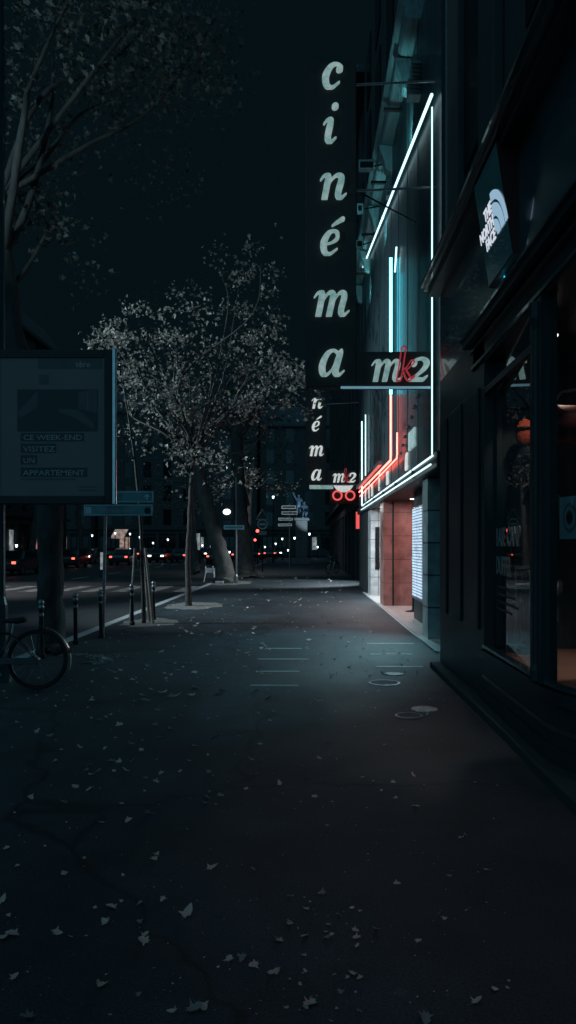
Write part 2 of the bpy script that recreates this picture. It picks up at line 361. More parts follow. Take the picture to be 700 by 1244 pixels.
def text_mb(s, size, depth=.004, align='LEFT', sx=1, bold=0):
    """lettering in the XZ plane facing -Y, from Blender's built-in typeface"""
    c = bpy.data.curves.new('t', 'FONT'); c.body = s; c.size = size; c.extrude = depth / 2; c.align_x = align; c.offset = bold; c.resolution_u = 2
    o = bpy.data.objects.new('t', c); col.objects.link(o)
    dg = bpy.context.evaluated_depsgraph_get(); me = bpy.data.meshes.new_from_object(o.evaluated_get(dg))
    m = MB(); m.add([(v.co.x * sx, -v.co.z, v.co.y) for v in me.vertices], [tuple(p.vertices) for p in me.polygons])
    bpy.data.objects.remove(o); bpy.data.curves.remove(c); bpy.data.meshes.remove(me)
    return m
def T(x, y, z): return Matrix.Translation((x, y, z))
# facing maps: front (-Y) turned to face -X (a wall on the right), reading from far to near
TO_MX = Matrix.Rotation(R(-90), 4, 'Z')

# ------------------------------------------------------------------ setting
def sheet(name, pts, z, m):
    return struct(MB().add([(x, y, z) for x, y in pts], [tuple(range(len(pts)))]).build(name, m))
sheet('ground', [(-600, -200), (600, -200), (600, 900), (-600, 900)], -.16, M['ground'])
sheet('road', [(-21, -30), (-3, -30), (-3, 140), (-21, 140)], -.12, M['road'])
sheet('crossroad', [(-110, 76), (40, 76), (40, 108), (-110, 108)], -.116, M['road'])
KERB = [(-4.95, -12), (-4.95, 8.2), (-4.0, 9.9), (-3.95, 12), (-3.93, 74)]
def offs(d): return [(x + d, y) for x, y in KERB]
pv = offs(0)
# pavement: a real slab 12 cm above the road
n = len(pv); outl = pv + [(12, 74), (12, -12)]
struct(MB().prism(outl, 2, -.14, 0).build('pavement', M['asphalt']))
ko = offs(-.2)
struct(MB().prism(pv + ko[::-1], 2, -.15, .006).build('kerb', M['granite'], bev=.015))
struct(MB().box(-60, -20.5, -20, 74, -.15, 0).build('far_pavement', M['asphalt']))
# zebra crossing across the avenue
for i in range(13):
    x = -5.0 - i * 1.15
    struct(MB().add([(x, 27.5, -.114), (x + .55, 27.5, -.114), (x + .55, 31.5, -.114), (x, 31.5, -.114)], [(0, 1, 2, 3)]).build('zebra_marking', M['wornpaint']))
for i in range(5):
    y = 38 + i * 7
    struct(MB().add([(-12.1, y, -.114), (-11.95, y, -.114), (-11.95, y + 3, -.114), (-12.1, y + 3, -.114)], [(0, 1, 2, 3)]).build('lane_marking', M['paint']))
sheet('asphalt_patch', [(-1.12, 8.35), (.12, 8.35), (.23, 6.42), (-1.0, 6.42)], .0015, M['patch'])
for px0, px1, py in [(322, 367, 788), (313, 375, 801), (311, 364, 816), (304, 363, 833), (446, 503, 782), (450, 501, 795), (457, 514, 810)]:
    a = EYE * F / (py - CY); x0 = (px0 - CX) * a / F; x1 = (px1 - CX) * a / F; w = .034
    rr = random.uniform(-.01, .01)
    struct(MB().add([(x0, a - w, .005), (x1, a - w + rr, .005), (x1, a + w + rr, .005), (x0, a + w, .005)], [(0, 1, 2, 3)]).build('pavement_marking', M['paint']))

# gravel tree pits
def pit(x, y, rx, ry):
    pts = []
    for k in range(22):
        a = 2 * PI * k / 22; q = random.uniform(.8, 1.15); pts.append((x + rx * q * math.cos(a), y + ry * q * math.sin(a)))
    sheet('tree_pit', pts, .005, M['gravel'])
pit(-3.2, 15.4, .6, .9); pit(-3.0, 19.8, .75, 1.3); pit(-3.3, 32, 1.0, 2.0)
# rubble ring round the near tree
mb = MB()
for k in range(240):
    a = random.uniform(-.6, 2.2); rr = random.gauss(.62, .07); x, y = -3.5 + 1.2 * rr * math.cos(a), 10.3 + rr * math.sin(a) * .9
    if x < -3.85: continue
    q = random.uniform(.006, .022); mb.ball((x, y, q * .5), (q * 1.4, q, q * .7), 5, 3)
tag(mb.build('soil_rubble', M['greyleaf']), 'loose dark soil and chips around the near tree foot', 'rubble', kind='stuff')

# ------------------------------------------------------------------ manhole covers
def cover(px, py, r, label, ring):
    Y = EYE * F / (py - CY); x = (px - CX) * Y / F
    t = thing('access_cover', label, 'access cover', (x, Y, 0), group='round covers set in the pavement')
    MB().lathe([(r, 0.0), (r, .008), (r * .86, .010), (r * .86, .004)], (x, Y, 0), 32).build('rim', M['dull'] if ring else M['coverpale'], t)
    MB().lathe([(r * .84, .001), (r * .84, .0075), (r * .3, .0085), (r * .28, .0065), (.001, .0065)], (x, Y, 0), 32).build('lid', M['patch'] if ring else M['coverpale'], t)
cover(479, 819, .12, 'small pale round cover just behind the wide ringed one', False)
cover(467, 830, .185, 'widest round cover, a pale ring with a dark lid', True)
cover(516, 862, .13, 'pale solid round cover closest to the shop step', False)
cover(497, 870, .13, 'round cover with a dark lid beside the pale solid one', True)

# ------------------------------------------------------------------ fallen leaves
def leaf_mesh(i, m):
    rnd = random.Random(i); n = 5; pts = []
    ang = [-100, -62, -40, -8, 22, 50, 90, 130, 158, 188, 220, 242]
    rad = [.35, .55, .32, .75, .42, .62, 1.0, .62, .42, .75, .32, .55]
    for a, r_ in zip(ang, rad):
        r_ *= rnd.uniform(.8, 1.15); pts.append((r_ * math.cos(R(a)), r_ * math.sin(R(a))))
    cu, cv, ph = rnd.uniform(.3, .95), rnd.uniform(-.2, .6), rnd.uniform(0, 6)
    def z(x, y): return cu * x * x + cv * y * y + .1 * math.sin(3 * x + ph) + .12
    cl_ = pts[-1:] + pts + pts[:2]; out = []
    for a_, b_, c_, d_ in zip(cl_, cl_[1:], cl_[2:], cl_[3:]):
        for t in (0, .33, .67):
            out.append(tuple(.5 * (2 * b_[k] + (c_[k] - a_[k]) * t + (2 * a_[k] - 5 * b_[k] + 4 * c_[k] - d_[k]) * t * t + (3 * b_[k] - a_[k] - 3 * c_[k] + d_[k]) * t ** 3) for k in (0, 1)))
    m_ = len(out); fold = rnd.uniform(-.5, .9)
    def z(x, y): return .1 + cu * x * x + cv * y * y + .12 * math.sin(4 * x + ph) * y + fold * max(0, y - .1) ** 2 * .8
    vs = [(0, -.1, z(0, -.1))] + [(x * .55, y * .55 - .04, z(x * .55, y * .55)) for x, y in out] + [(x, y, z(x, y) + rnd.uniform(0, .06)) for x, y in out]
    fs = [(0, k + 1, (k + 1) % m_ + 1) for k in range(m_)] + [(k + 1, k + 1 + m_, (k + 1) % m_ + 1 + m_, (k + 1) % m_ + 1) for k in range(m_)]
    vs += [(-.02, -.3, z(0, -.3)), (.02, -.3, z(0, -.3)), (.03, -1.05, .1)]; b = len(vs) - 3; fs.append((b, b + 1, b + 2))
    me = bpy.data.meshes.new('fallen_leaf'); me.from_pydata(vs, [], fs); me.materials.append(m); return me
LM = [leaf_mesh(i, M['dryleaf'] if i % 3 else M['greyleaf']) for i in range(12)]
def put_leaf(x, y, s, k, label, group=None, tilt=.25, base=0):
    o = bpy.data.objects.new('fallen_leaf', LM[k % 12]); col.objects.link(o)
    s = s * .8 if s > .04 and y < 6 else s
    o.scale = (s, s, s * .8); o.location = (x, y, base + s * (.03 + .2 * tilt) + .003); o.rotation_euler = (random.uniform(-tilt, tilt), random.uniform(-tilt, tilt), random.uniform(0, 6.28))
    return tag(o, label, 'leaf', group)
def gpt(px, py):
    Y = EYE * F / (py - CY); return (px - CX) * Y / F, Y
for px, py, s, k, lab in [(503, 981, .045, 1, 'pinkish lobed dry leaf lying alone on the dark bare pavement'),
    (226, 1114, .058, 2, 'grey lobed leaf, the larger one lying left of the pink leaf scatter'),
    (517, 1238, .05, 3, 'curled pinkish leaf cut by the lower edge of the picture'),
    (184, 990, .05, 4, 'long flat grey leaf beyond the grey lobed one'),
    (540, 1117, .02, 5, 'small pale bright leaf alone on bare asphalt'),
    (578, 1220, .035, 7, 'small pink leaf lying apart near the lower right corner'),
    (233, 1229, .05, 6, 'wide grey leaf by the lower edge left of the pink scatter')]:
    x, y = gpt(px, py); put_leaf(x, y, s, k, lab)
GRPL = 'fallen leaves scattered over the pavement'
cnt = 0
def scatter(n, pxr, pyr, sz, ks=None):
    global cnt
    for _ in range(n):
        px = random.uniform(*pxr); py = random.uniform(*pyr); x, y = gpt(px, py)
        if x > 1.5 or x < -3.8: continue
        put_leaf(x, y, 1.25 * random.uniform(*sz), random.choice(ks) if ks else random.randrange(12), 'one of the small dry leaves scattered over the pavement', GRPL, .4)
        cnt += 1
scatter(34, (330, 440), (1080, 1244), (.010, .026), (1, 3, 5, 7))
scatter(34, (0, 330), (960, 1240), (.012, .04))
scatter(14, (440, 620), (880, 1150), (.01, .022))
scatter(40, (20, 240), (860, 960), (.018, .045))
scatter(18, (240, 400), (890, 980), (.015, .035))
scatter(36, (90, 330), (780, 860), (.025, .06))
scatter(50, (230, 400), (735, 800), (.03, .065), (1, 3, 5, 7))
scatter(24, (390, 505), (735, 830), (.025, .05), (1, 3, 5, 7))
scatter(24, (150, 300), (735, 775), (.03, .06))
scatter(20, (340, 420), (712, 735), (.04, .08))
mb = MB()
for _ in range(2400):
    px = random.uniform(-10, 620); py = 700 + 540 * random.random() ** 2.2; x, y = gpt(px, py)
    if x > 1.55 or x < -3.8: continue
    if py > 870 and random.random() < .6: continue
    q = (.0024 if y < 7 else .0042) * math.exp(random.gauss(0, .55)) * (1 + .16 * y); a = random.uniform(0, 2 * PI); m_ = random.randint(3, 5); h = q * random.uniform(.3, 1.6)
    ring = []
    for k in range(m_):
        aa = a + 2 * PI * (k + random.uniform(-.25, .25)) / m_; qq = q * random.uniform(.5, 1.3)
        ring.append((x + math.cos(aa) * qq, y + math.sin(aa) * qq, .006 + h * random.random()))
    mb.add(ring, [tuple(range(m_))])
tag(mb.build('leaf_litter', M['dryleaf']), 'fine crumbs of dry leaf strewn over the asphalt', 'litter', kind='stuff')

# ------------------------------------------------------------------ trees
def leaves_mb(clusters, size, rnd):
    mb = MB()
    for (c, r_, n_) in clusters:
        for _ in range(n_):
            d = Vector((rnd.gauss(0, 1), rnd.gauss(0, 1), rnd.gauss(0, .8))); p = Vector(c) + d * r_ * .5
            s = size * rnd.uniform(.5, 1.15)
            q = Matrix.Rotation(rnd.uniform(0, 6.28), 3, 'Z') @ Matrix.Rotation(rnd.uniform(.2, 1.5), 3, 'X') @ Matrix.Rotation(rnd.uniform(0, 6.28), 3, 'Z')
            f = rnd.uniform(.1, .3)
            loc = [(0, -.55, 0), (.3, -.25, f * .5), (.52, .1, f), (.2, .2, 0), (0, .62, -.1), (-.2, .2, 0), (-.52, .1, f), (-.3, -.25, f * .5)]
            mb.add([p + q @ Vector(v) * s for v in loc], [(0, 1, 2, 3), (0, 3, 4, 5), (0, 5, 6, 7)])
    return mb
def tree(label, paths, clusters, lsize, bark, leaf, seed, n=10, name='plane_tree', group=None):
    b = paths[0][0][0]
    t = thing(name, label, 'tree', (b[0], b[1], 0), group=group)
    mb = MB(); rnd = random.Random(seed)
    for pts in paths:
        sp = spline([(*p, r_) for p, r_ in pts], 8)
        sp = [(q[0] + rnd.gauss(0, q[3] * .06), q[1] + rnd.gauss(0, q[3] * .06), q[2], q[3] * (1 + rnd.gauss(0, .04))) for q in sp]
        mb.tube([q[:3] for q in sp], [max(.004, q[3]) for q in sp], n)
    mb.build('trunk', bark, t, smooth=True)
    if clusters: leaves_mb(clusters, lsize, rnd).build('crown', leaf, t)
    return t
V3 = Vector
def limb(a, b, r0, r1, rnd, sag=.12):
    a, b = V3(a), V3(b); m1 = a.lerp(b, .35) + V3((rnd.gauss(0, sag), rnd.gauss(0, sag), rnd.gauss(0, sag))) * (b - a).length * .5
    m2 = a.lerp(b, .7) + V3((rnd.gauss(0, sag), rnd.gauss(0, sag), rnd.gauss(0, sag))) * (b - a).length * .5
    return [(tuple(a), r0), (tuple(m1), r0 * .7 + r1 * .3), (tuple(m2), r0 * .35 + r1 * .65), (tuple(b), r1)]
rnd = random.Random(3)
# near big tree at the kerb (behind the advertising panel)
Yt = 11.0
trunk = [((-3.76, Yt, -.02), .27), ((-3.78, Yt, .25), .2), ((-3.80, Yt, 1.2), .185), ((-3.83, Yt, 2.4), .18), ((-4.1, Yt, 3.6), .17), ((-4.42, Yt, 5.2), .155), ((-4.62, Yt + .1, 7.0), .13), ((-4.7, Yt + .3, 9.5), .1)]
paths = [trunk]; cl = []
for e, r0 in [((-3.9, 11.4, 9.2), .07), ((-3.0, 10.2, 9.7), .07), ((-2.2, 10.6, 9.4), .05), ((-1.4, 11.6, 9.9), .045), ((-4.4, 9.4, 9.6), .06), ((-3.4, 12.8, 9.3), .06), ((-2.6, 12.2, 10.2), .05)]:
    a = (-4.62, Yt + .1, 6.8) if r0 < .07 else (-4.5, Yt, 5.9); paths.append(limb(a, e, r0, .012, rnd))
    for _ in range(16):
        c = V3(e) + V3((rnd.gauss(0, .8), rnd.gauss(0, .8), rnd.gauss(-.1, .7)))
        if c.x < -1.3: cl.append((c, .5, 26))
for px, py, k in [(40, 250, 60), (60, 270, 50), (30, 235, 30), (75, 320, 18), (110, 335, 16), (50, 265, 40), (105, 275, 12), (25, 200, 14), (90, 90, 30), (150, 60, 30), (200, 70, 30), (240, 50, 26), (180, 110, 16), (120, 130, 18), (60, 110, 26), (20, 60, 26), (250, 95, 14), (70, 30, 26), (130, 20, 26), (215, 25, 24), (100, 180, 10), (70, 200, 12)]:
    cl.append((at(px, py, 11.6), .45, k)); 
paths.append(limb((-4.45, Yt, 5.4), tuple(at(55, 268, 11.6)), .05, .01, rnd))
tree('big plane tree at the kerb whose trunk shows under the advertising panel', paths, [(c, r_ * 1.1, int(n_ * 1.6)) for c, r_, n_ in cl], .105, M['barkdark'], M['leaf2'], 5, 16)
# young lit tree in the middle
B = V3((-3.13, 19.7, 0))
fk = at(232, 590, 19.7)
paths = [[((B.x, B.y, -.02), .1), ((B.x, B.y, .4), .085), ((B.x - .02, B.y, 1.2), .075), tuple([tuple(at(230, 640, 19.7)), .065]), (tuple(fk), .055), (tuple(at(236, 545, 19.7)), .045)]]
cl = []
ends = [(205, 500), (165, 440), (140, 420), (262, 505), (300, 470), (345, 490), (270, 440), (310, 425), (320, 400), (215, 430), (245, 400), (290, 350), (318, 320), (268, 330), (190, 465), (230, 460), (355, 475), (130, 400), (175, 400), (360, 460), (330, 440), (200, 560), (280, 560), (150, 480)]
for ex, ey in ends:
    dy = rnd.uniform(-1.6, 1.6); e = at(ex, ey, 19.7 + dy)
    paths.append(limb(at(234, 560 - rnd.uniform(-20, 25), 19.7), e, .035, .007, rnd, .16))
    for _ in range(9):
        c = e + V3((rnd.gauss(0, .5), rnd.gauss(0, .7), rnd.gauss(0, .34))); cl.append((c, .3, rnd.randint(3, 24)))
    cl.append((e.lerp(fk, .35), .4, 14))
for ex, ey, k in [(215, 495, 70), (235, 505, 60), (205, 480, 50), (240, 485, 40), (250, 520, 35), (225, 540, 25), (310, 480, 50), (300, 500, 30)]:
    cl.append((at(ex, ey, 19.6), .3, k))
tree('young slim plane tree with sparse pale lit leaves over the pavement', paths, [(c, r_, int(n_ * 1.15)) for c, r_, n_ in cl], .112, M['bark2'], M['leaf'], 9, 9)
# staked sapling
S = V3((-3.35, 15.3, 0))
paths = [[((S.x, S.y, -.02), .05), ((S.x - .02, S.y, .6), .042), (tuple(at(171, 640, 15.3)), .035), (tuple(at(164, 560, 15.3)), .028), (tuple(at(151, 472, 15.3)), .014), (tuple(at(148, 440, 15.3)), .008)],
         limb(at(158, 510, 15.3), at(185, 470, 15.5), .012, .005, rnd), limb(at(155, 490, 15.3), at(120, 470, 15.1), .01, .004, rnd), limb(at(162, 560, 15.3), at(140, 520, 15.1), .01, .004, rnd)]
cl = [(at(x_, y_, 15.3), .35, k_) for x_, y_, k_ in [(150, 450, 26), (185, 470, 20), (120, 470, 16), (160, 500, 16), (140, 420, 20), (170, 430, 18), (140, 520, 12), (175, 540, 10)]]
tree('thin staked sapling leaning left, held by three wooden stakes', paths, cl, .11, M['bark2'], M['leaf'], 12, 8, name='sapling')
for k, (dx, dy, lab) in enumerate([(-.26, -.1, 'wooden tree stake nearest the pavement edge left of the sapling'), (.22, -.14, 'wooden tree stake leaning on the right of the sapling'), (.05, .3, 'wooden tree stake standing behind the sapling')]):
    t = thing('tree_stake', lab, 'stake', (S.x + dx, S.y + dy, 0), group='stakes round the sapling')
    mb = MB().tube([(S.x + dx, S.y + dy, -.02), (S.x + dx * .45 - .06, S.y + dy * .4, 1.55)], [.032, .028], 8); mb.build('post', M['stake'], t)
    MB().tube([(S.x + dx * .5 - .06, S.y + dy * .45, 1.38), (S.x - .07, S.y, 1.40)], .012, 6).build('tie', M['rubber'], t)
# big trunks further on
def big(label, X, Y, lean, top, r0, seed, lf='leaf2', k=26, low=None):
    rn = random.Random(seed)
    p = [((X, Y, -.02), r0 * 1.5), ((X, Y, .5), r0 * 1.1), ((X + lean * .4, Y, 2.2), r0 * .95), ((X + lean, Y, 5), r0 * .8), ((X + lean * 1.25, Y, top), r0 * .55)]
    pa = [p]; c_ = []
    for i in range(9):
        a = rn.uniform(0, 6.28); q = rn.uniform(1.5, 3.6); e = V3((X + lean * 1.2 + q * math.cos(a), Y + q * math.sin(a), top + rn.uniform(-1.5, 4)))
        pa.append(limb((X + lean * 1.1, Y, top - rn.uniform(.2, 1.8)), e, r0 * .3, .02, rn))
        for _ in range(4): c_.append((e + V3((rn.gauss(0, .8), rn.gauss(0, .8), rn.gauss(0, .6))), .8, k))
    for q in (low or []): c_.append(q)
    return tree(label, pa, c_, .2, M['bark'], M[lf], seed, 12)
big('thick plane trunk leaning left right beside the white trestle', -3.5, 32, -1.2, 7.5, .36, 21)
big('upright thick plane trunk behind the leaning one', -3.05, 37, -.35, 8.5, .42, 22)
big('far kerbside plane tree with a lit leaf clump low on its crown', -6.6, 44, -.3, 6.5, .22, 23, 'leaf', 14, [(at(205, 600, 44), 1.0, 90), (at(230, 612, 44), 1.0, 90), (at(192, 612, 44), .8, 60)])
big('slim plane tree by the lamp with a lit clump above it', -4.0, 50, .2, 6.0, .2, 24, 'leaf', 12, [(at(300, 575, 49), 1.0, 90), (at(288, 590, 49), .7, 60), (at(262, 600, 49), .9, 70)])
big('tree on the far pavement near the lit shop windows', -21.5, 58, .4, 8, .25, 25)
big('tree on the far pavement past the lit awning', -21.8, 72, -.3, 8, .25, 26)

# ------------------------------------------------------------------ bollards
bl = []
def bollard_proto():
    t = thing('bollard', 'x', 'bollard', (0, 0, 0))
    MB().lathe([(.05, 0), (.05, .06), (.034, .08), (.032, .66), (.032, .7)], n=14).build('post', M['iron'], t, smooth=False)
    MB().lathe([(.034, .70), (.046, .715), (.046, .735), (.03, .75), (.044, .775), (.046, .80), (.03, .83), (.001, .84)], n=14).build('knob', M['dull'], t, smooth=True)
    MB().lathe([(.036, .60), (.038, .605), (.038, .635), (.036, .64)], n=14).build('collar', M['dull'], t)
    return t
bp_ = bollard_proto()
for i, (px, py, lab) in enumerate([(92, 783, 'slim iron bollard standing alone right of the near trunk'), (123, 775, 'slim iron bollard next to the direction sign pole'), (161, 760, 'slim iron bollard just left of the staked sapling'), (187, 753, 'slim iron bollard just right of the staked sapling'), (51, 800, 'slim iron bollard half hidden behind the near trunk')]):
    o = bp_ if i == 0 else copy_tree(bp_)
    x, y = gpt(px, py); o.location = (x, y, 0); tag(o, lab, 'bollard', 'iron bollards along the kerb')
    o.rotation_euler = (R(random.uniform(-1.5, 1.5)), R(random.uniform(-1.5, 1.5)), 0)

# ------------------------------------------------------------------ bicycle
def bicycle(label, loc, rz, lean=0, paint='bikeblack', group=None):
    t = thing('bicycle', label, 'bicycle', loc, rz, local=True)
    t.rotation_euler = (lean, 0, rz)
    r_ = .335
    def wheel(cx):
        pts = lambda rr: [(cx + rr * math.cos(a), 0, r_ + rr * math.sin(a)) for a in np.linspace(0, 2 * PI, 40, endpoint=False)]
        w = MB().tube(pts(r_ - .017), .017, 8, closed=True).build('tyre', M['rubber'], t, smooth=True, world=False)
        w.name = 'wheel'
        MB().tube(pts(r_ - .04), .011, 6, closed=True).build('rim', M['iron'], w, smooth=True, world=False)
        sp = MB()
        for k in range(18):
            a = 2 * PI * k / 18; sp.tube([(cx, (-1) ** k * .025, r_), (cx + (r_ - .045) * math.cos(a + .1), 0, r_ + (r_ - .045) * math.sin(a + .1))], .0013, 3)
        sp.tube([(cx, -.05, r_), (cx, .05, r_)], .02, 10); sp.build('spokes', M['dull'], w, world=False)
    wheel(0); wheel(-1.06)
    f = MB()
    bb = (-.44, 0, .29); st = (-.27 - .02, 0, .62); hd = (-.86, 0, .66); hb = (-.9, 0, .52)
    for s_ in (-.045, .045):
        f.tube([(0, s_, r_), (bb[0], s_ * .6, bb[2])], .010, 8); f.tube([(0, s_, r_), (st[0], s_ * .4, st[2])], .008, 8)
        f.tube([(-1.06, s_, r_), (-1.0, s_, .48), hb], .011, 8)
    f.tube([bb, st], .015, 10); f.tube([bb, hb], .018, 10); f.tube([st, hd], .014, 10); f.tube([hb, hd, (-.83, 0, .76)], .017, 10)
    f.build('frame', M[paint], t, smooth=True, world=False)
    s = MB().tube([(-.285, 0, .6), (-.262, 0, .745)], .012, 8)
    s.build('seat_post', M['steel'], t, world=False)
    sd = MB(); secs = [(-.40, .022, .018), (-.34, .03, .024), (-.28, .05, .03), (-.22, .085, .036), (-.16, .09, .036), (-.13, .06, .024)]
    vs = []
    for x, w, h in secs:
        for k in range(10):
            a = 2 * PI * k / 10; vs.append((x, w * math.cos(a), .765 + h * math.sin(a) + (.012 if x > -.2 else 0)))
    fs = [(i * 10 + k, i * 10 + (k + 1) % 10, (i + 1) * 10 + (k + 1) % 10, (i + 1) * 10 + k) for i in range(5) for k in range(10)] + [tuple(range(9, -1, -1)), tuple(50 + k for k in range(10))]
    sd.add(vs, fs).build('saddle', M['rubber'], t, smooth=True, world=False)
    fd = MB(); arc = [(.368 * math.cos(a), r_ + .368 * math.sin(a)) for a in np.linspace(R(-18), R(165), 24)]
    for (x0, z0), (x1, z1) in zip(arc, arc[1:]):
        fd.add([(x0, -.03, z0 - .008), (x0, 0, z0), (x0, .03, z0 - .008), (x1, -.03, z1 - .008), (x1, 0, z1), (x1, .03, z1 - .008)], [(0, 1, 4, 3), (1, 2, 5, 4)])
    fd.build('mudguard', M['steel'] if paint == 'bikeblack' else M['bikeblack'], t, smooth=True, world=False)
    MB().box(.355, .385, -.022, .022, .40, .47).build('rear_reflector', M['redplastic'], t, bev=.006, world=False)
    h = MB(); h.tube([(-.83, 0, .74), (-.81, 0, .98)], .012, 8); h.tube([(-.7, -.27, .98), (-.84, -.2, 1.0), (-.86, 0, 1.0), (-.84, .2, 1.0), (-.7, .27, .98)], .011, 8)
    h.build('handlebar', M['dull'], t, smooth=True, world=False)
    c = MB().box(-.47, .02, -.062, -.048, .285, .36).build('chain_guard', M['bikeblack'], t, bev=.005, world=False)
    cr = MB().tube([(-.44, -.09, .29), (-.36, -.09, .17)], .009, 6).tube([(-.44, .07, .29), (-.52, .07, .41)], .009, 6).tube([(-.44, -.09, .29), (-.44, .07, .29)], .012, 8)
    cr.build('crank', M['steel'], t, world=False)
    return t
bicycle('black city bicycle with steel mudguard parked below the advertising panel', (-2.99, 8.23, 0), R(4), R(-3))
b2 = bicycle('pale bicycle parked against the far facade under the second sign', (1.75, 43, 0), R(62), R(2), 'white')
for c in b2.children:
    if c.name.startswith('frame'): pass

# ------------------------------------------------------------------ advertising panel on a lamp mast
pn = thing('advertising_panel', 'large unlit advertising panel with an apartment poster and a bright steel edge', 'advertising panel', (-3.5, 8.42, 0))
Yp = 8.4; z0 = at(0, 612, Yp).z; z1 = at(0, 425, Yp).z; xr = at(136, 0, Yp).x; xl = xr - 1.36
mb = MB(); mb.box(xl, xr, Yp + .02, Yp + .2, z0, z1)
mb.build('case', M['black'], pn, bev=.012)
fr = MB(); w = .085
fr.box(xl, xl + w, Yp - .012, Yp + .018, z0, z1).box(xr - w, xr, Yp - .012, Yp + .018, z0, z1).box(xl + w, xr - w, Yp - .012, Yp + .018, z0, z0 + .09).box(xl + w, xr - w, Yp - .012, Yp + .018, z1 - .09, z1)
fr.build('frame', M['black'], pn, bev=.006)
MB().box(xr + .004, xr + .05, Yp - .016, Yp + .03, z0 - .01, z1 + .015).build('edge_trim', M['steel'], pn, bev=.01)
po = MB().add([(xl + w, Yp + .004, z0 + .09), (xr - w, Yp + .004, z0 + .09), (xr - w, Yp + .004, z1 - .09), (xl + w, Yp + .004, z1 - .09)], [(0, 1, 2, 3)]).build('poster', M['poster'], pn)
def pp(px, py): q = at(px, py, Yp); return q.x, q.z
def ink(name, rects, m, dy):
    b = MB()
    for a, b_, c, d in rects:
        x0, zt = pp(a, b_); x1, zb = pp(c, d); b.box(x0, x1, Yp + dy, Yp + dy + .0012, zb, zt)
    return b.build(name, m, po)
ink('photo_print', [(21, 473, 119, 524)], M['posterdark'], .0015)
def poly_ink(name, pts, m, dy):
    q = [pp(*p) for p in pts]; return MB().prism(q, 1, Yp + dy, Yp + dy + .0008).build(name, m, po)
poly_ink('photo_wall', [(22, 500), (46, 474), (46, 494), (24, 508)], M['postergrey'], .0003)
poly_ink('photo_window', [(95, 477), (118, 472), (118, 502), (95, 496)], M['postergrey'], .0003)
poly_ink('photo_sofa', [(70, 496), (95, 498), (114, 514), (114, 522), (92, 508), (72, 501)], M['postergrey'], .0003)
poly_ink('photo_blind', [(106, 475), (107, 475), (107, 500), (106, 499)], M['poster'], -.0008)
ink('caption_bar', [(25, 526, 102, 536), (25, 539, 68, 550), (25, 553, 45, 564), (25, 568, 106, 579)], M['posterdark'], .0005)
for s_, py, wd in [('CE WEEK-END', 534.5, 72), ('VISITEZ', 548.5, 39), ('UN', 562.5, 14), ('APPARTEMENT', 577.5, 75)]:
    x, z = pp(28, py); m_ = text_mb(s_, .086, .001, bold=.001); ww = max(v[0] for v in m_.v); k = wd * Yp / F / ww
    m_.xf(Matrix.Diagonal((k, 1, 1, 1))); m_.xf(T(x, Yp - .0008, z)); m_.build('lettering', M['postertext'], po)
ink('poster_header', [(46, 432, 124, 448), (47, 455, 59, 467)], M['postergrey'], .0018)
ink('small_print', [(25, 581, 92, 583), (95, 591, 117, 592.5), (95, 595, 117, 596.5)], M['postergrey'], .0018)
hd = text_mb('tère', .1, .001, bold=.001); x, z = pp(92, 446); hd.xf(T(x, Yp - .0008, z)); hd.build('header_lettering', M['postertext'], po)
for s_ in (.35, 1.0):
    MB().box(xl + .02 + s_ * .12, xl + .1 + s_ * .12, Yp + .2, Yp + .33, z0 + .3 + s_, z0 + .38 + s_).build('clamp', M['iron'], pn)
lp = thing('lamp_post', 'tall teal lamp post carrying the advertising panel at the picture edge', 'lamp post', (-3.56, 8.74, 0))
lx = at(-1.5, 0, 8.74).x
MB().lathe([(.16, 0), (.16, .3), (.11, .36), (.1, .9), (.075, 1.0), (.07, 4), (.055, 9.3), (.05, 9.6)], (lx, 8.74, 0), 16).build('pole', M['postteal'], lp)
MB().tube([(lx, 8.74, 9.5), (lx - .3, 8.74, 9.9), (lx - 1.4, 8.74, 10.1)], .035, 8).build('arm', M['postteal'], lp)
MB().ball((lx - 1.6, 8.74, 10.08), (.35, .16, .09), 14, 8).build('lantern', M['dull'], lp, smooth=True)

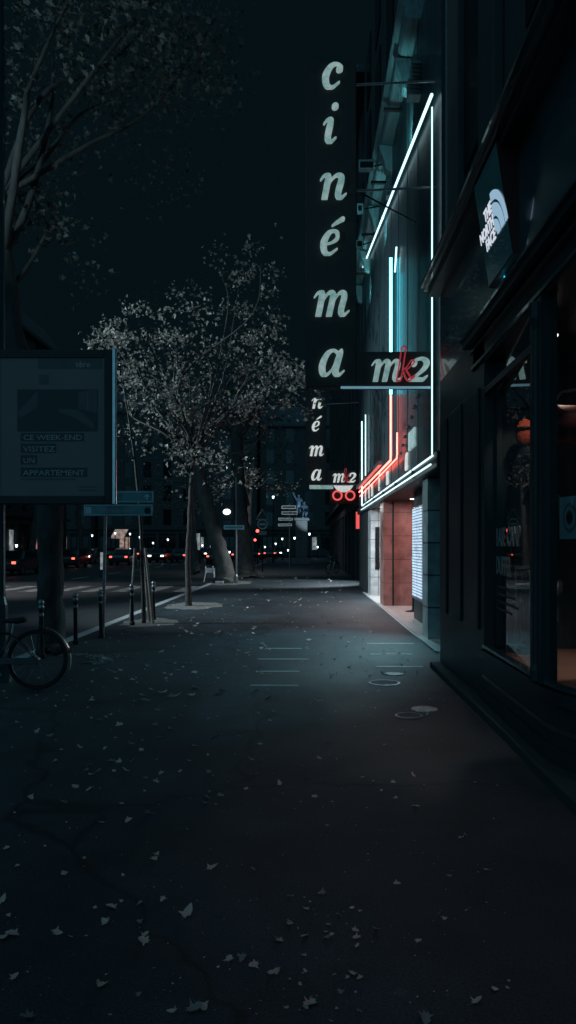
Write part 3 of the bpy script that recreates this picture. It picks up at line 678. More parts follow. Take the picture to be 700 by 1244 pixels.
# ------------------------------------------------------------------ direction signs
ds = thing('direction_sign', 'two stacked teal direction plates with white borders on a thin striped pole', 'direction sign', (at(126, 0, 12.9).x, 12.9, 0))
def plate(parent, x0, y0, x1, y1, Y, m=None, dy=0, name='plate', arrow=None, txt=None):
    a = at(x0, y1, Y); b = at(x1, y0, Y)
    p = MB().box(a.x, b.x, Y - .02 + dy, Y + .0 + dy, a.z, b.z).build(name, m or M['signteal'], parent, bev=.008)
    e = .014 * Y / 12.9; g = MB(); t_ = .004; i = .012
    g.box(a.x + i, b.x - i, Y - .024 + dy, Y - .0205 + dy, a.z + i, a.z + i + e).box(a.x + i, b.x - i, Y - .024 + dy, Y - .0205 + dy, b.z - i - e, b.z - i)
    g.box(a.x + i, a.x + i + e, Y - .024 + dy, Y - .0205 + dy, a.z + i + e, b.z - i - e).box(b.x - i - e, b.x - i, Y - .024 + dy, Y - .0205 + dy, a.z + i + e, b.z - i - e)
    g.build('border', M['signwhite'], p)
    if arrow:
        cx = at(arrow, 0, Y).x; cz = (a.z + b.z) / 2; h = (b.z - a.z) * .28
        MB().prism([(cx - .012, cz - h), (cx + .012, cz - h), (cx + .012, cz + h * .2), (cx + .05, cz - h * .1), (cx + .05, cz + h * .15), (cx, cz + h), (cx - .05, cz + h * .15), (cx - .05, cz - h * .1), (cx - .012, cz + h * .2)], 1, Y - .026 + dy, Y - .0208 + dy).build('arrow', M['signwhite'], p)
    if txt:
        x_, wpx = txt[1], txt[2]; q = text_mb(txt[0], (b.z - a.z) * .55, .003); ww = max(v[0] for v in q.v); q.xf(Matrix.Diagonal((wpx * Y / F / ww, 1, 1, 1))); q.xf(T(at(x_, 0, Y).x, Y - .024 + dy, a.z + (b.z - a.z) * .32)); q.build('lettering', M['signwhite'], p)
    return p
plate(ds, 104, 596.5, 187, 611, 12.9, arrow=179)
p_ = plate(ds, 102, 612.5, 186, 627, 12.9)
c_ = at(179.5, 620.5, 12.9); MB().lathe([(.055, -.004), (.055, 0), (.03, .001)], (c_.x, 12.9 - .022, c_.z), 18, 1).build('route_badge', M['black'], p_)
c_ = at(108, 620, 12.9); MB().box(c_.x - .05, c_.x + .05, 12.9 - .026, 12.9 - .0208, c_.z - .06, c_.z + .06).build('pictogram', M['signwhite'], p_)
MB().box(at(123, 0, 12.9).x, at(164, 0, 12.9).x, 12.9 - .0245, 12.9 - .0208, at(0, 623, 12.9).z, at(0, 619, 12.9).z).build('faded_line', M['dull'], p_)
mb = MB().tube([(at(124.5, 0, 12.9).x, 12.93, 0), (at(128, 0, 12.9).x, 12.93, 2.4)], .028, 10).build('pole', M['dull'], ds)

# ------------------------------------------------------------------ street objects further on
# white trestle
Yb = 33.0
tr = thing('trestle_barrier', 'small white trestle barrier at the foot of the leaning trunk', 'barrier', (at(255, 0, Yb).x, Yb, 0))
a = at(249, 704, Yb); b = at(261, 690, Yb)
MB().box(a.x, b.x, Yb - .02, Yb + .02, b.z - .22, b.z).build('board', M['white'], tr)
mb = MB()
for x in (a.x + .06, b.x - .06):
    for s_ in (-1, 1): mb.tube([(x, Yb, b.z - .1), (x + (.08 if x > (a.x + b.x) / 2 else -.08), Yb + s_ * .25, 0)], .02, 6)
    mb.tube([(x - .03, Yb, b.z - .1), (x - .03, Yb, b.z + .08)], .03, 6)
mb.build('legs', M['white'], tr)
tag(MB().box(at(262, 0, 31.5).x, at(272, 0, 31.5).x, 31.3, 31.6, 0.005, .1).build('kerb_block', M['white'], bev=.01), 'low white block lying right of the white trestle', 'block')
# traffic light pole with lit lamp and street plate
Yl = 31.5
tl = thing('signal_pole', 'pole with a bright white lamp and a narrow street name plate', 'signal pole', (at(287, 0, Yl).x, Yl, 0))
MB().lathe([(.09, 0), (.09, .3), (.05, .4), (.045, at(0, 580, Yl).z)], (at(287, 0, Yl).x, Yl, 0), 10).build('pole', M['dull'], tl)
MB().box(at(271, 0, Yl).x, at(285, 0, Yl).x, Yl - .1, Yl + .1, at(0, 632, Yl).z, at(0, 606, Yl).z).build('housing', M['black'], tl, bev=.03)
c_ = at(276, 622, Yl); MB().ball((c_.x, Yl - .13, c_.z), (.16, .07, .12), 14, 8).build('lamp', M['bulb'], tl, smooth=True)
plate(tl, 272, 638, 297, 643.5, Yl, M['signteal'], -.06, 'name_plate')
MB().tube([(at(285, 0, Yl).x, Yl, at(0, 612, Yl).z), (at(287, 0, Yl).x, Yl, at(0, 612, Yl).z)], .03, 6).build('bracket', M['iron'], tl)
# triangular warning + round sign
Ys = 45.0
ws = thing('road_sign', 'triangular warning sign above a round sign on one thin pole', 'road sign', (at(319, 0, Ys).x, Ys, 0))
a = at(319, 619, Ys); mb = MB()
tri = [(at(312, 0, Ys).x, at(0, 631, Ys).z), (at(326, 0, Ys).x, at(0, 631, Ys).z), (a.x, a.z)]
MB().prism(tri, 1, Ys - .03, Ys).build('triangle', M['notice'], ws)
mb = MB()
for p, q in zip(tri, tri[1:] + tri[:1]): mb.tube([(p[0], Ys - .04, p[1]), (q[0], Ys - .04, q[1])], .035, 6)
mb.build('triangle_rim', M['postertext'], ws)
c_ = at(319, 637, Ys); d_ = MB().lathe([(.3, 0), (.3, .03)], (c_.x, Ys - .03, c_.z), 24, 1).build('disc', M['notice'], ws)
MB().tube([(c_.x + .28 * math.cos(t_), Ys - .05, c_.z + .28 * math.sin(t_)) for t_ in np.linspace(0, 2 * PI, 28, endpoint=False)], .035, 6, closed=True).build('disc_rim', M['signwhite'], d_)
MB().box(c_.x - .17, c_.x + .17, Ys - .05, Ys - .032, c_.z - .05, c_.z + .05).build('bar', M['signwhite'], d_)
MB().box(at(314.5, 0, Ys).x, at(324, 0, Ys).x, Ys - .03, Ys, at(0, 650, Ys).z, at(0, 645, Ys).z).build('panel', M['postertext'], ws)
MB().tube([(c_.x, Ys + .03, 0), (c_.x, Ys + .03, a.z)], .035, 8).build('pole', M['iron'], ws)
# red signals
def signal(px, py, Y, label):
    c = at(px, py, Y); t = thing('traffic_light', label, 'traffic light', (c.x, Y, 0), group='red traffic lights at the junction')
    MB().tube([(c.x, Y + .12, -.1), (c.x, Y + .12, c.z + .3)], .05, 8).build('pole', M['iron'], t)
    MB().box(c.x - .14, c.x + .14, Y - .08, Y + .1, c.z - .6, c.z + .22).build('housing', M['black'], t, bev=.03)
    MB().ball((c.x, Y - .09, c.z), (.13, .06, .13), 12, 8).build('red_lamp', M['bulbred'], t, smooth=True)
signal(313, 645, 62, 'red traffic light right beside the round road sign')
signal(310, 656, 78, 'small red traffic light lower and beyond the first')
# direction arrow cluster
Yc = 50.0
dc = thing('direction_sign', 'four stacked narrow direction plates on a pole before the monument', 'direction sign', (at(352, 0, Yc).x, Yc, 0))
for x0, y0, x1, y1 in [(342, 614, 360, 618.5), (342, 621, 362, 625.5), (338, 629, 356, 632.5), (338, 636, 355, 639.5)]:
    plate(dc, x0, y0, x1, y1, Yc, M['notice'], -.05)
MB().tube([(at(352, 0, Yc).x, Yc, 0), (at(352, 0, Yc).x, Yc, at(0, 612, Yc).z)], .05, 8).build('pole', M['dull'], dc)
# monument
Ym = 65.0
mo = thing('monument', 'bluish bronze figure group on a tall stone plinth, lit at the street end', 'monument', (at(366, 0, Ym).x, Ym, 0))
zc = at(0, 629, Ym).z; x0 = at(358, 0, Ym).x; x1 = at(375, 0, Ym).x
MB().box(x0 + .1, x1 - .1, Ym - .5, Ym + .6, .5, zc - .25).box(x0 - .15, x1 + .15, Ym - .8, Ym + .85, 0, .5).build('plinth', M['plinth'], mo, bev=.04)
MB().box(x0 - .06, x1 + .06, Ym - .65, Ym + .75, zc - .25, zc).build('cap', M['plinth'], mo, bev=.06)
def skinfig(name, pts, edges, m, parent, sub=1):
    o_ = ORG.get(parent.name, (0, 0, 0))
    me = bpy.data.meshes.new(name); me.from_pydata([(p[0] - o_[0], p[1] - o_[1], p[2] - o_[2]) for p in pts], edges, []); me.materials.append(m)
    o = bpy.data.objects.new(name, me); col.objects.link(o); o.parent = parent
    s = o.modifiers.new('skin', 'SKIN'); s.use_smooth_shade = True
    lay = me.skin_vertices[0].data
    for i, p in enumerate(pts): lay[i].radius = (p[3], p[3]); lay[i].use_root = (i == 0)
    u = o.modifiers.new('sub', 'SUBSURF'); u.levels = sub; u.render_levels = sub
    return o
def human(bx, by, bz, h, right_hand, left_hand, seated=False):
    k = h / 1.8
    J = [(0, 0, .95, .14), (0, 0, 1.2, .15), (0, 0, 1.42, .15), (0, 0, 1.54, .06), (0, -.02, 1.68, .1), (0, -.02, 1.78, .085),
         (-.19, 0, 1.42, .075), (-.3, -.02, 1.2, .055), right_hand + (.04,), (.19, 0, 1.42, .075), (.3, -.02, 1.2, .055), left_hand + (.04,),
         (-.1, 0, .88, .1), (-.11, -.02, .5, .075), (-.12, 0, .08, .05), (-.12, -.16, .04, .045), (.1, 0, .88, .1), (.12, -.04, .5, .075), (.13, 0, .08, .05), (.15, -.16, .04, .045)]
    if right_hand[2] > 1.4: J[7] = ((-.19 + right_hand[0]) / 2, (right_hand[1]) / 2, (1.42 + right_hand[2]) / 2 - .03, .055)
    if seated:
        J[12] = (-.1, 0, .9, .1); J[13] = (-.12, -.42, .88, .08); J[14] = (-.12, -.42, .48, .055); J[15] = (-.12, -.56, .44, .045)
        J[16] = (.1, 0, .9, .1); J[17] = (.12, -.42, .88, .08); J[18] = (.12, -.42, .48, .055); J[19] = (.12, -.56, .44, .045)
    pts = [(bx + x * k, by + y * k, bz + z * k, r_ * k) for x, y, z, r_ in J]
    ed = [(0, 1), (1, 2), (2, 3), (3, 4), (4, 5), (2, 6), (6, 7), (7, 8), (2, 9), (9, 10), (10, 11), (0, 12), (12, 13), (13, 14), (14, 15), (0, 16), (16, 17), (17, 18), (18, 19)]
    return pts, ed
p_, e_ = human(at(363, 0, Ym).x, Ym, zc, 2.1, (-.45, -.2, 1.95), (.36, -.1, .98)); skinfig('standing_figure', p_, e_, M['bronze'], mo)
p_, e_ = human(at(370, 0, Ym).x, Ym - .1, zc - .45, 1.9, (-.3, -.3, .95), (.3, -.3, .95), True); skinfig('seated_figure', p_, e_, M['bronze'], mo)
MB().prism([(at(365.5, 0, Ym).x, zc), (at(375.5, 0, Ym).x, zc), (at(374, 0, Ym).x, zc + .55), (at(368, 0, Ym).x, zc + .7)], 1, Ym - .25, Ym + .35).build('rock_seat', M['bronze'], mo, bev=.08)
# lit information panel and pale lit bollard box
def litpost(px, py0, py1, w, Y, label, name):
    a = at(px, py1, Y); b = at(px, py0, Y); t = thing(name, label, name.replace('_', ' '), (a.x, Y, 0))
    zb = -.12 if a.x < -4 else 0
    MB().box(a.x - w / 2, a.x + w / 2, Y, Y + .2, zb, b.z + .1).build('case', M['black'], t, bev=.02)
    MB().box(a.x - w / 2 + .05, a.x + w / 2 - .05, Y - .02, Y - .002, a.z, b.z).build('lit_face', M['winlit'], t)
    return t
litpost(124, 671, 692, .28, 40, 'slim lit white traffic island bollard standing in the roadway', 'lit_bollard')
litpost(238, 648, 668, .9, 72, 'tall lit information panel at the far junction', 'information_display')

# ------------------------------------------------------------------ cars
def car_proto(name, label, paint):
    t = thing('parked_car', label, 'car', (0, 0, 0), local=True)
    prof = [(-2.05, .35), (-2.08, .75), (-1.9, .92), (-1.1, .98), (-.45, 1.42), (.9, 1.47), (1.6, 1.08), (2.02, .98), (2.08, .6), (2.0, .33), (1.65, .28), (-1.7, .28)]
    b = MB(); nn = len(prof); xs = [(-.86, 0), (-.8, .03), (.8, .03), (.86, 0)]
    vs = []
    for wx in (-1, 1):
        for y, z in prof:
            q = .86 if z < 1.0 else .86 - (z - 1.0) * .42
            vs.append((wx * q, y, z))
    fs = [tuple(range(nn)), tuple(range(2 * nn - 1, nn - 1, -1))] + [(i, i + nn, (i + 1) % nn + nn, (i + 1) % nn) for i in range(nn)]
    b.add(vs, fs).build('body', M[paint], t, bev=.07, smooth=False)
    g = MB()
    g.add([(-.62, -1.6, 0)], []) if False else None
    # rear and side windows laid just proud of the shell
    g.prism([(-.56, 1.09 + .03), (.56, 1.12), (.5, 1.4), (-.5, 1.4)], 1, -.0, .0) if False else None
    rw = [(-.62, -1.06, 1.02), (.62, -1.06, 1.02), (.55, -.53, 1.385), (-.55, -.53, 1.385)]
    rear = MB().add([(x, y - .012, z + .012) for x, y, z in rw], [(0, 1, 2, 3)]); rear.build('rear_window', M['darkglass'], t)
    fw = [(-.62, 1.53, 1.12), (.62, 1.53, 1.12), (.56, .98, 1.42), (-.56, .98, 1.42)]
    MB().add([(x, y + .015, z + .012) for x, y, z in fw], [(3, 2, 1, 0)]).build('windscreen', M['darkglass'], t)
    for s_ in (-1, 1):
        MB().add([(s_ * .868, -.95, 1.02), (s_ * .868, 1.4, 1.05), (s_ * .72, .85, 1.4), (s_ * .725, -.45, 1.38)], [(0, 1, 2, 3)]).build('side_window', M['darkglass'], t)
        MB().box(s_ * .66 - .11, s_ * .66 + .11, -2.12, -2.07, .68, .82).build('tail_light', M['tail'], t, bev=.01)
        MB().box(s_ * .62 - .16, s_ * .62 + .16, 2.04, 2.09, .66, .8).build('headlight', M['white'], t, bev=.01)
        for y in (-1.3, 1.3):
            w_ = MB().lathe([(.2, -.09), (.3, -.1), (.32, -.06), (.32, .06), (.3, .1), (.2, .09)], (s_ * .78, y, .32), 20, 0).build('wheel', M['rubber'], t)
            MB().lathe([(.19, -.105), (.19, .105)], (s_ * .78, y, .32), 14, 0).build('rim', M['dull'], w_)
    return t
cars = [(87, 58, 'dark car with two red tail lights before the lit shop windows', 0), (221, 78, 'car with glowing tail lights stopped beyond the slim tree', 0), (264, 70, 'car with red tail lights seen between the two thick trunks', 0), (292, 84, 'car with red tail lights right of the thick trunks', 0), (150, 66, 'dark parked car under the lit awning', 0), (180, 92, 'small dark car at the far side of the junction', 0), (112, 88, 'car with red tail lights just left of the direction pole', 0), (310, 92, 'car with red tail lights under the round road sign', 0), (328, 99, 'car with small red tail lights close to the monument', 0), (20, 44, 'dark parked car at the far left past the near trunk', 0)]
cp = car_proto('parked_car', 'x', 'cardark')
for i, (px, Y, lab, rz) in enumerate(cars):
    o = cp if i == 0 else copy_tree(cp)
    o.location = ((px - CX) * Y / F, Y, -.115); o.rotation_euler = (0, 0, R([3, -2, 1, 0, 2, -4, 1, -1, 2, 0][i])); tag(o, lab, 'car', 'cars out on the avenue')

M['head'] = mat('lit_headlight', (.9, .9, .85), .3, emit=(1, .9, .82), es=4)
oc = copy_tree(cp)
for ch in oc.children:
    if ch.name.startswith('headlight'): ch.data = ch.data.copy(); ch.data.materials[0] = M['head']
    if ch.name.startswith('tail_light'): ch.data = ch.data.copy(); ch.data.materials[0] = M['redplastic']
for i, (px, Y, lab) in enumerate([(103, 70, 'oncoming car with lit headlights left of the direction pole'), (196, 74, 'oncoming car with lit headlights between sapling and slim tree'), (248, 96, 'oncoming car with lit headlights left of the leaning trunk'), (138, 100, 'oncoming car with small lit headlights under the awning'), (300, 104, 'oncoming car with small lit headlights past the signal pole'), (335, 106, 'oncoming car with small lit headlights left of the monument')]):
    o = oc if i == 0 else copy_tree(oc)
    o.location = ((px - CX) * Y / F, Y, -.115); o.rotation_euler = (0, 0, R(180 + random.uniform(-8, 8))); tag(o, lab, 'car', 'cars out on the avenue')

# ------------------------------------------------------------------ background buildings
def block(label, loc, rz, W, H, floors, cols, D=10, wallm='stone', lit=(), name='apartment_building', shop=True, group=None):
    t = thing(name, label, 'building', loc, rz, group=group, local=True)
    gh = 4.0; fh = (H - gh) / floors; cw = W / cols; ww = min(1.2, cw * .45)
    wl = MB(); zs = [0]
    # facade built of piers and bands so that the windows are real recesses
    wl.box(0, W, .35, D, 0, H)
    for i in range(cols + 1):
        xa = 0 if i == 0 else i * cw - (cw - ww) / 2; xb = W if i == cols else i * cw + (cw - ww) / 2
        wl.box(xa, xb, 0, .349, gh, H)
    for f in range(floors):
        zb = gh + f * fh
        for i in range(cols):
            xa = i * cw + (cw - ww) / 2; xb = xa + ww
            wl.box(xa + .001, xb - .001, .02, .348, zb, zb + fh * .2); wl.box(xa + .001, xb - .001, .02, .348, zb + fh * .86, zb + fh)
    for i in range(cols + 1):
        xa = max(0, i * cw - .25); xb = min(W, i * cw + .25); wl.box(xa, xb, 0, .349, 0, gh - .6)
    wl.box(0, W, 0, .349, gh - .6, gh - .001)
    wl.build('wall', M[wallm], t, world=False)
    MB().box(-.1, W + .1, -.35, .0, gh + .02, gh + .25).box(-.1, W + .1, -.45, -.002, H - .3, H).build('cornice', M[wallm], t, world=False)
    for f in range(floors):
        zb = gh + f * fh
        for i in range(cols):
            xa = i * cw + (cw - ww) / 2
            MB().box(xa, xa + ww, .25, .30, zb + fh * .2, zb + fh * .86).build('window', M['darkglass'], t, world=False)
    for i in range(cols):
        m_ = dict(lit).get(i, 'darkglass')
        sw = MB(); nn_ = 3; pw = (cw - .5) / nn_
        for q in range(nn_):
            if m_ == 'darkglass' or (q + i) % 3: sw.box(i * cw + .26 + q * pw, i * cw + .26 + (q + 1) * pw - .14, .2, .26, 1.0 + .3 * ((q + i) % 2), gh - 1.1)
        sw.build('shop_window', M[m_], t, world=False)
    MB().add([(0, .1, H + .002), (W, .1, H + .002), (W, 2.2, H + 3.2), (0, 2.2, H + 3.2), (0, D, H + .002), (W, D, H + .002), (W, D - 1, H + 3.2), (0, D - 1, H + 3.2)], [(0, 1, 2, 3), (3, 2, 6, 7), (7, 6, 5, 4), (0, 3, 7, 4), (1, 5, 6, 2), (0, 4, 5, 1)]).build('roof', M['stone2'], t, world=False)
    return t
block('dark apartment block across the avenue opposite the near tree', (-24, 26, 0), R(90), 26, 19, 5, 8)
block('apartment block across the avenue with pink and white lit shop windows', (-24, 52.2, 0), R(90), 22, 20, 5, 7, lit=((4, 'winpink'), (5, 'winlit'), (2, 'winlit')))
block('apartment block at the far left corner of the junction', (-58, 110, 0), 0, 26, 21, 5, 8, lit=((3, 'winlit'), (6, 'winwarm')))
block('apartment block closing the avenue with warm lit ground floor shops', (-31.5, 112, 0), 0, 24, 22, 5, 8, lit=((1, 'winwarm'), (5, 'winlit')))
block('apartment block at the end of the pavement behind the monument', (-7, 113, 0), 0, 24, 20, 5, 8, lit=((2, 'winlit'),))
block('dark facade row past the cinema with unlit shopfronts', (2.3, 73, 0), R(-90), 44.6, 20, 5, 14, wallm='stone2')
# lit awning across the junction
aw = thing('shop_awning', 'bright lit awning over a corner cafe across the junction', 'awning', (-25, 84, 0))
a = at(140, 652, 95); b = at(156, 643, 95)
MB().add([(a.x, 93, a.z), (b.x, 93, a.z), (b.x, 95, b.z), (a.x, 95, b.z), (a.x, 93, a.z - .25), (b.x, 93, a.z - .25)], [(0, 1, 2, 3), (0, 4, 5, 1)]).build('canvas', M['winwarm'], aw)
MB().tube([(a.x, 93.05, -.1), (a.x, 93.05, a.z - .02)], .06, 6).tube([(b.x, 93.05, -.1), (b.x, 93.05, a.z - .02)], .06, 6).tube([(a.x, 94.95, -.1), (a.x, 94.95, b.z - .05)], .06, 6).tube([(b.x, 94.95, -.1), (b.x, 94.95, b.z - .05)], .06, 6).build('frame', M['iron'], aw)
# distant street lanterns
def lantern(px, py, Y, label, m='bulb'):
    c = at(px, py, Y); t = thing('street_lantern', label, 'street lantern', (c.x, Y, 0), group='small distant lanterns round the junction')
    MB().lathe([(.1, -.12), (.1, .4), (.045, .5), (.04, c.z - .22)], (c.x, Y, 0), 8).build('pole', M['iron'], t)
    MB().lathe([(.06, c.z - .2), (.11, c.z + .0), (.1, c.z + .03)], (c.x, Y, 0), 8).build('glass_globe', M[m], t)
    MB().lathe([(.14, c.z + .035), (.02, c.z + .2)], (c.x, Y, 0), 8).build('cap', M['iron'], t)
for px, py, Y, lab in [(140, 647, 88, 'distant lantern at the left end of the lit awning'), (158, 648, 88, 'distant lantern at the right end of the lit awning'), (170, 652, 86, 'distant lantern between the awning and the lit panel'), (279, 670, 90, 'low distant lantern between the thick trunk and the signal pole'), (300, 661, 100, 'distant lantern just right of the signal pole'), (343, 654, 90, 'distant lantern left of the monument plinth'), (335, 660, 95, 'distant lantern between the road sign and the monument'), (376, 648, 75, 'distant lantern just right of the monument plinth'), (358, 653, 80, 'distant lantern showing in front of the plinth edge'), (112, 650, 90, 'distant lantern between the lit windows and the sign pole'), (332, 603, 70, 'high distant lantern between the trees and the monument'), (20, 662, 60, 'distant lantern far left past the trunk'), (186, 659, 95, 'low distant lantern just right of the sapling'), (204, 655, 90, 'distant lantern left of the slim lit tree'), (246, 662, 98, 'low distant lantern right of the lit panel'), (322, 664, 105, 'lowest distant lantern under the road sign'), (350, 668, 100, 'low distant lantern under the stacked plates'), (386, 664, 98, 'distant lantern farthest right by the cinema row')]:
    lantern(px, py, Y, lab)

# ------------------------------------------------------------------ cinema building
XW = 2.02        # plane of the cladding
ci = thing('cinema_building', 'dark clad cinema front outlined in white and red neon tubes', 'building', (2.5, 18, 0))
Y0, Y1 = 11.05, 28.2
MB().box(XW, XW + .2, Y0, Y1, 3.02, 10.9).build('cladding', M['panel'], ci)
# vertical fins of the cladding
mb = MB()
for k in range(12):
    y = Y0 + .9 + k * 1.4; mb.box(XW - .01, XW - .002, y, y + .04, 3.05, 10.85)
mb.build('cladding_ribs', M['panel'], ci)
MB().box(2.24, 9, Y0, Y1, 3.02, 20).build('wall', M['stone2'], ci)
for f in range(3):
    for i in range(5):
        y = Y0 + 1.2 + i * 3.3
        MB().box(2.2, 2.238, y, y + 1.5, 12.0 + f * 2.7, 13.9 + f * 2.7).build('upper_window', M['darkglass'], ci)
# cornice: stepped moulding that sails out over the neon
co = MB().prism([(2.236, 11.0), (1.80, 11.0), (1.76, 11.06), (1.76, 11.22), (1.66, 11.3), (1.66, 11.42), (2.236, 11.42)], 1, 13.2, Y1).build('cornice', M['corn'], ci)
mb = MB()
for k in range(1, 4): mb.box(1.84 + k * .07, 1.855 + k * .07, 13.25, Y1 - .05, 10.97, 10.998)
mb.build('cornice_bead', M['corn'], co)
for k in range(5):
    y = 14.2 + k * 3.1
    sc_ = [(XW - .002, 10.3)] + [(XW - .02 - .26 * math.sin(t_) - .03 * math.sin(5 * t_), 10.35 + .62 * (1 - math.cos(t_)) ) for t_ in np.linspace(.1, PI / 2, 9)] + [(XW - .002, 10.95)]
    MB().prism(sc_, 1, y, y + .28).build('bracket', M['corn'], ci, bev=.01)
    mb = MB().box(1.62, 2.0, y + 1.2, y + 1.28, 10.66, 10.72); mb.build('stay', M['iron'], ci)
# louvred floodlights
def louvre(px, py, Y, w=.34, h=.3):
    c = at(px, py, Y)
    b = MB().box(c.x - w / 2, c.x + w / 2, Y, Y + .25, c.z - h / 2, c.z + h / 2).build('floodlight', M['corn'], ci, bev=.01)
    g = MB()
    for k in range(4): g.prism([(Y - .05, c.z - h / 2 + k * h / 4), (Y - .002, c.z - h / 2 + k * h / 4 + .05), (Y - .002, c.z - h / 2 + k * h / 4 + .02)], 0, c.x - w / 2, c.x + w / 2 + .08)
    g.build('louvres', M['steel'], b)
    MB().tube([(c.x, Y + .2, c.z), (XW, Y + .25, c.z)], .025, 6).build('arm', M['iron'], b)
louvre(512, 84, 13.0); louvre(508, 104, 13.0); louvre(481, 221, 17.5, .36, .22); louvre(479, 232, 17.5, .36, .2)
def frame_lamp(x0, y0, x1, y1, Y):
    a = at(x0, y1, Y); b = at(x1, y0, Y); m_ = MB(); e = .025
    m_.box(a.x, b.x, Y - .05, Y + .12, a.z, a.z + e).box(a.x, b.x, Y - .05, Y + .12, b.z - e, b.z).box(a.x, a.x + e, Y - .05, Y + .12, a.z + e, b.z - e).box(b.x - e, b.x, Y - .05, Y + .12, a.z + e, b.z - e)
    o = m_.build('projector', M['corn'], ci)
    MB().box(a.x + e, b.x - e, Y, Y + .1, a.z + e, b.z - e).build('lens', M['darkglass'], o)
    MB().tube([(b.x, Y + .05, (a.z + b.z) / 2), (XW, Y + .3, (a.z + b.z) / 2 + .2)], .02, 6).build('arm', M['iron'], o)
frame_lamp(436, 195, 455, 206, 18.0); frame_lamp(434, 248, 441, 258, 20); frame_lamp(433, 292, 441, 301, 22.5)
# neon
XN = 1.93
def neon(path, m, r_=.022, name='neon_tube'):
    return MB().tube(path, r_, 10).build(name, M[m], ci, smooth=True)
zt = at(0, 118, 11.35).z; zb = 2.90
neon([(XN, 11.35, zt - .15), (XN, 11.35, zb + .1)], 'tubetop', .012)
neon([(XN - .01, 11.32, zt + .02), (XN - .01, 25.4, 11.0 - .12 + .2)], 'tubetop', .025)
neon([(XN, 11.30, zb + .075), (XN, 25.6, zb + .075)], 'tubew', .016)
neon([(XN - .03, 11.30, zb - .06), (XN - .03, 25.6, zb - .06)], 'tubew', .016)
neon([(XN, 25.6, zb + .1), (XN, 25.6, 5.9)], 'tubetop', .024)
neon([(XN + .02, 24.3, 3.9), (XN + .02, 24.3, 5.9)], 'tubetop', .018)
yi = 16.6
neon([(XN - .03, yi, 8.05), (XN - .03, yi, 5.0)], 'tube', .034)
neon([(XN + .02, yi - .62, 8.05), (XN + .02, yi - .35, 7.6)], 'tubetop', .02)
neon([(XN - .03, yi, 4.97), (XN - .03, yi, 3.62), (XN - .03, yi + .06, 3.52), (XN - .03, 26.5, 3.52)], 'tuber', .023)
neon([(XN + .0, yi - .9, 4.0), (XN + .0, yi - .9, 3.55), (XN, yi - .84, 3.46), (XN, 26.5, 3.37)], 'tuber', .016)
MB().box(1.80, 1.9, 18.5, 26.6, 3.62, 3.72).build('cable_tray', M['dull'], ci)
mb = MB()
for y in (13.4, 16, 18.6, 21.2, 23.8): mb.box(XN - .02, XW - .001, y, y + .03, zb - .08, zb + .1)
mb.build('tube_holder', M['black'], ci)
# fascia strip behind the lower tubes and canopy soffit
MB().box(1.955, XW + 2.2, Y0, Y1, 2.78, 3.018).build('canopy', M['black'], ci)
# fascia letters between the two neon lines
for i, (ch, y) in enumerate(zip(['c', 'i', 'n', 'é', 'm', 'a'], [25.0, 23.6, 22.6, 20.4, 18.4, 14.9])):
    g = glyph(ch, .34 if ch != 'm' else .32, .03); g.xf(TO_MX).xf(T(XW - .04, y, 3.10)); g.build('fascia_letter', M['letter2'], ci)
# small teal pictogram panels above the canopy
for y in (13.55, 14.0):
    MB().box(XW - .05, XW - .004, y, y + .34, 3.42, 3.78).build('film_still', M['letter'], ci, bev=.02)
for k in range(9):
    y = 12.2 + k * .42; MB().box(XW - .06, XW - .004, y + .05, y + .3, 4.5 - k * .12, 4.53 - k * .12).build('bracket_clip', M['dull'], ci)
# entrance piers, recess walls
MB().box(2.06, 2.5, 12.55, 13.1, .0, 2.778).build('near_pier', M['tealtile'], ci)
MB().box(2.36, 2.5, Y0, 12.54, .0, 2.778).build('side_panel', M['black'], ci)
MB().box(2.36, 2.6, 13.11, 16.2, 0, 2.778).build('recess_wall', M['black'], ci)
MB().box(2.04, 3.2, 19.5, 20.4, 0, 2.778).build('red_pier', M['redtile'], ci)
MB().box(2.27, 2.31, 19.47, 19.497, 0, 2.77).build('pier_joint', M['black'], ci)
MB().box(2.06, 2.55, 23.6, 24.6, 0, 2.778).build('pale_pier', M['whitetile'], ci)
MB().box(2.2, 2.34, 23.57, 23.598, .85, 2.2).build('display_slot', M['darkglass'], ci)
MB().box(2.03, 2.6, 24.61, Y1, 0, 2.778).build('dark_shopfront', M['black'], ci)
MB().box(3.6, 3.8, 13.1, 25, 0, 2.778).build('lobby_back_wall', M['redtile'], ci)
MB().box(2.6, 3.6, 16.2, 16.3, 0, 2.778).build('lobby_side_wall', M['redtile'], ci)
MB().box(2.55, 3.6, 23.9, 24.0, 0, 2.778).build('lobby_end_wall', M['whitetile'], ci)
MB().box(1.97, 3.6, 11.06, 25.2, .001, .02).build('threshold', M['slab'], ci)
for y in (17.2, 18.6): MB().lathe([(.09, 2.765), (.09, 2.777)], (2.7, y, 0), 16).build('downlight', M['bulbwarm'], ci)
for y in (21.2, 22.6): MB().lathe([(.09, 2.765), (.09, 2.777)], (2.4, y, 0), 16).build('downlight', M['bulb'], ci)
# timetable case
tc_ = thing('timetable_case', 'tall backlit timetable case beside the cinema entrance', 'display case', (2.33, 15.2, 0))
MB().box(2.29, 2.357, 14.55, 15.95, .48, 2.42).build('case', M['steel'], tc_, bev=.01)
MB().box(2.279, 2.287, 14.6, 15.9, .53, 2.37).build('timetable', M['schedule'], tc_)
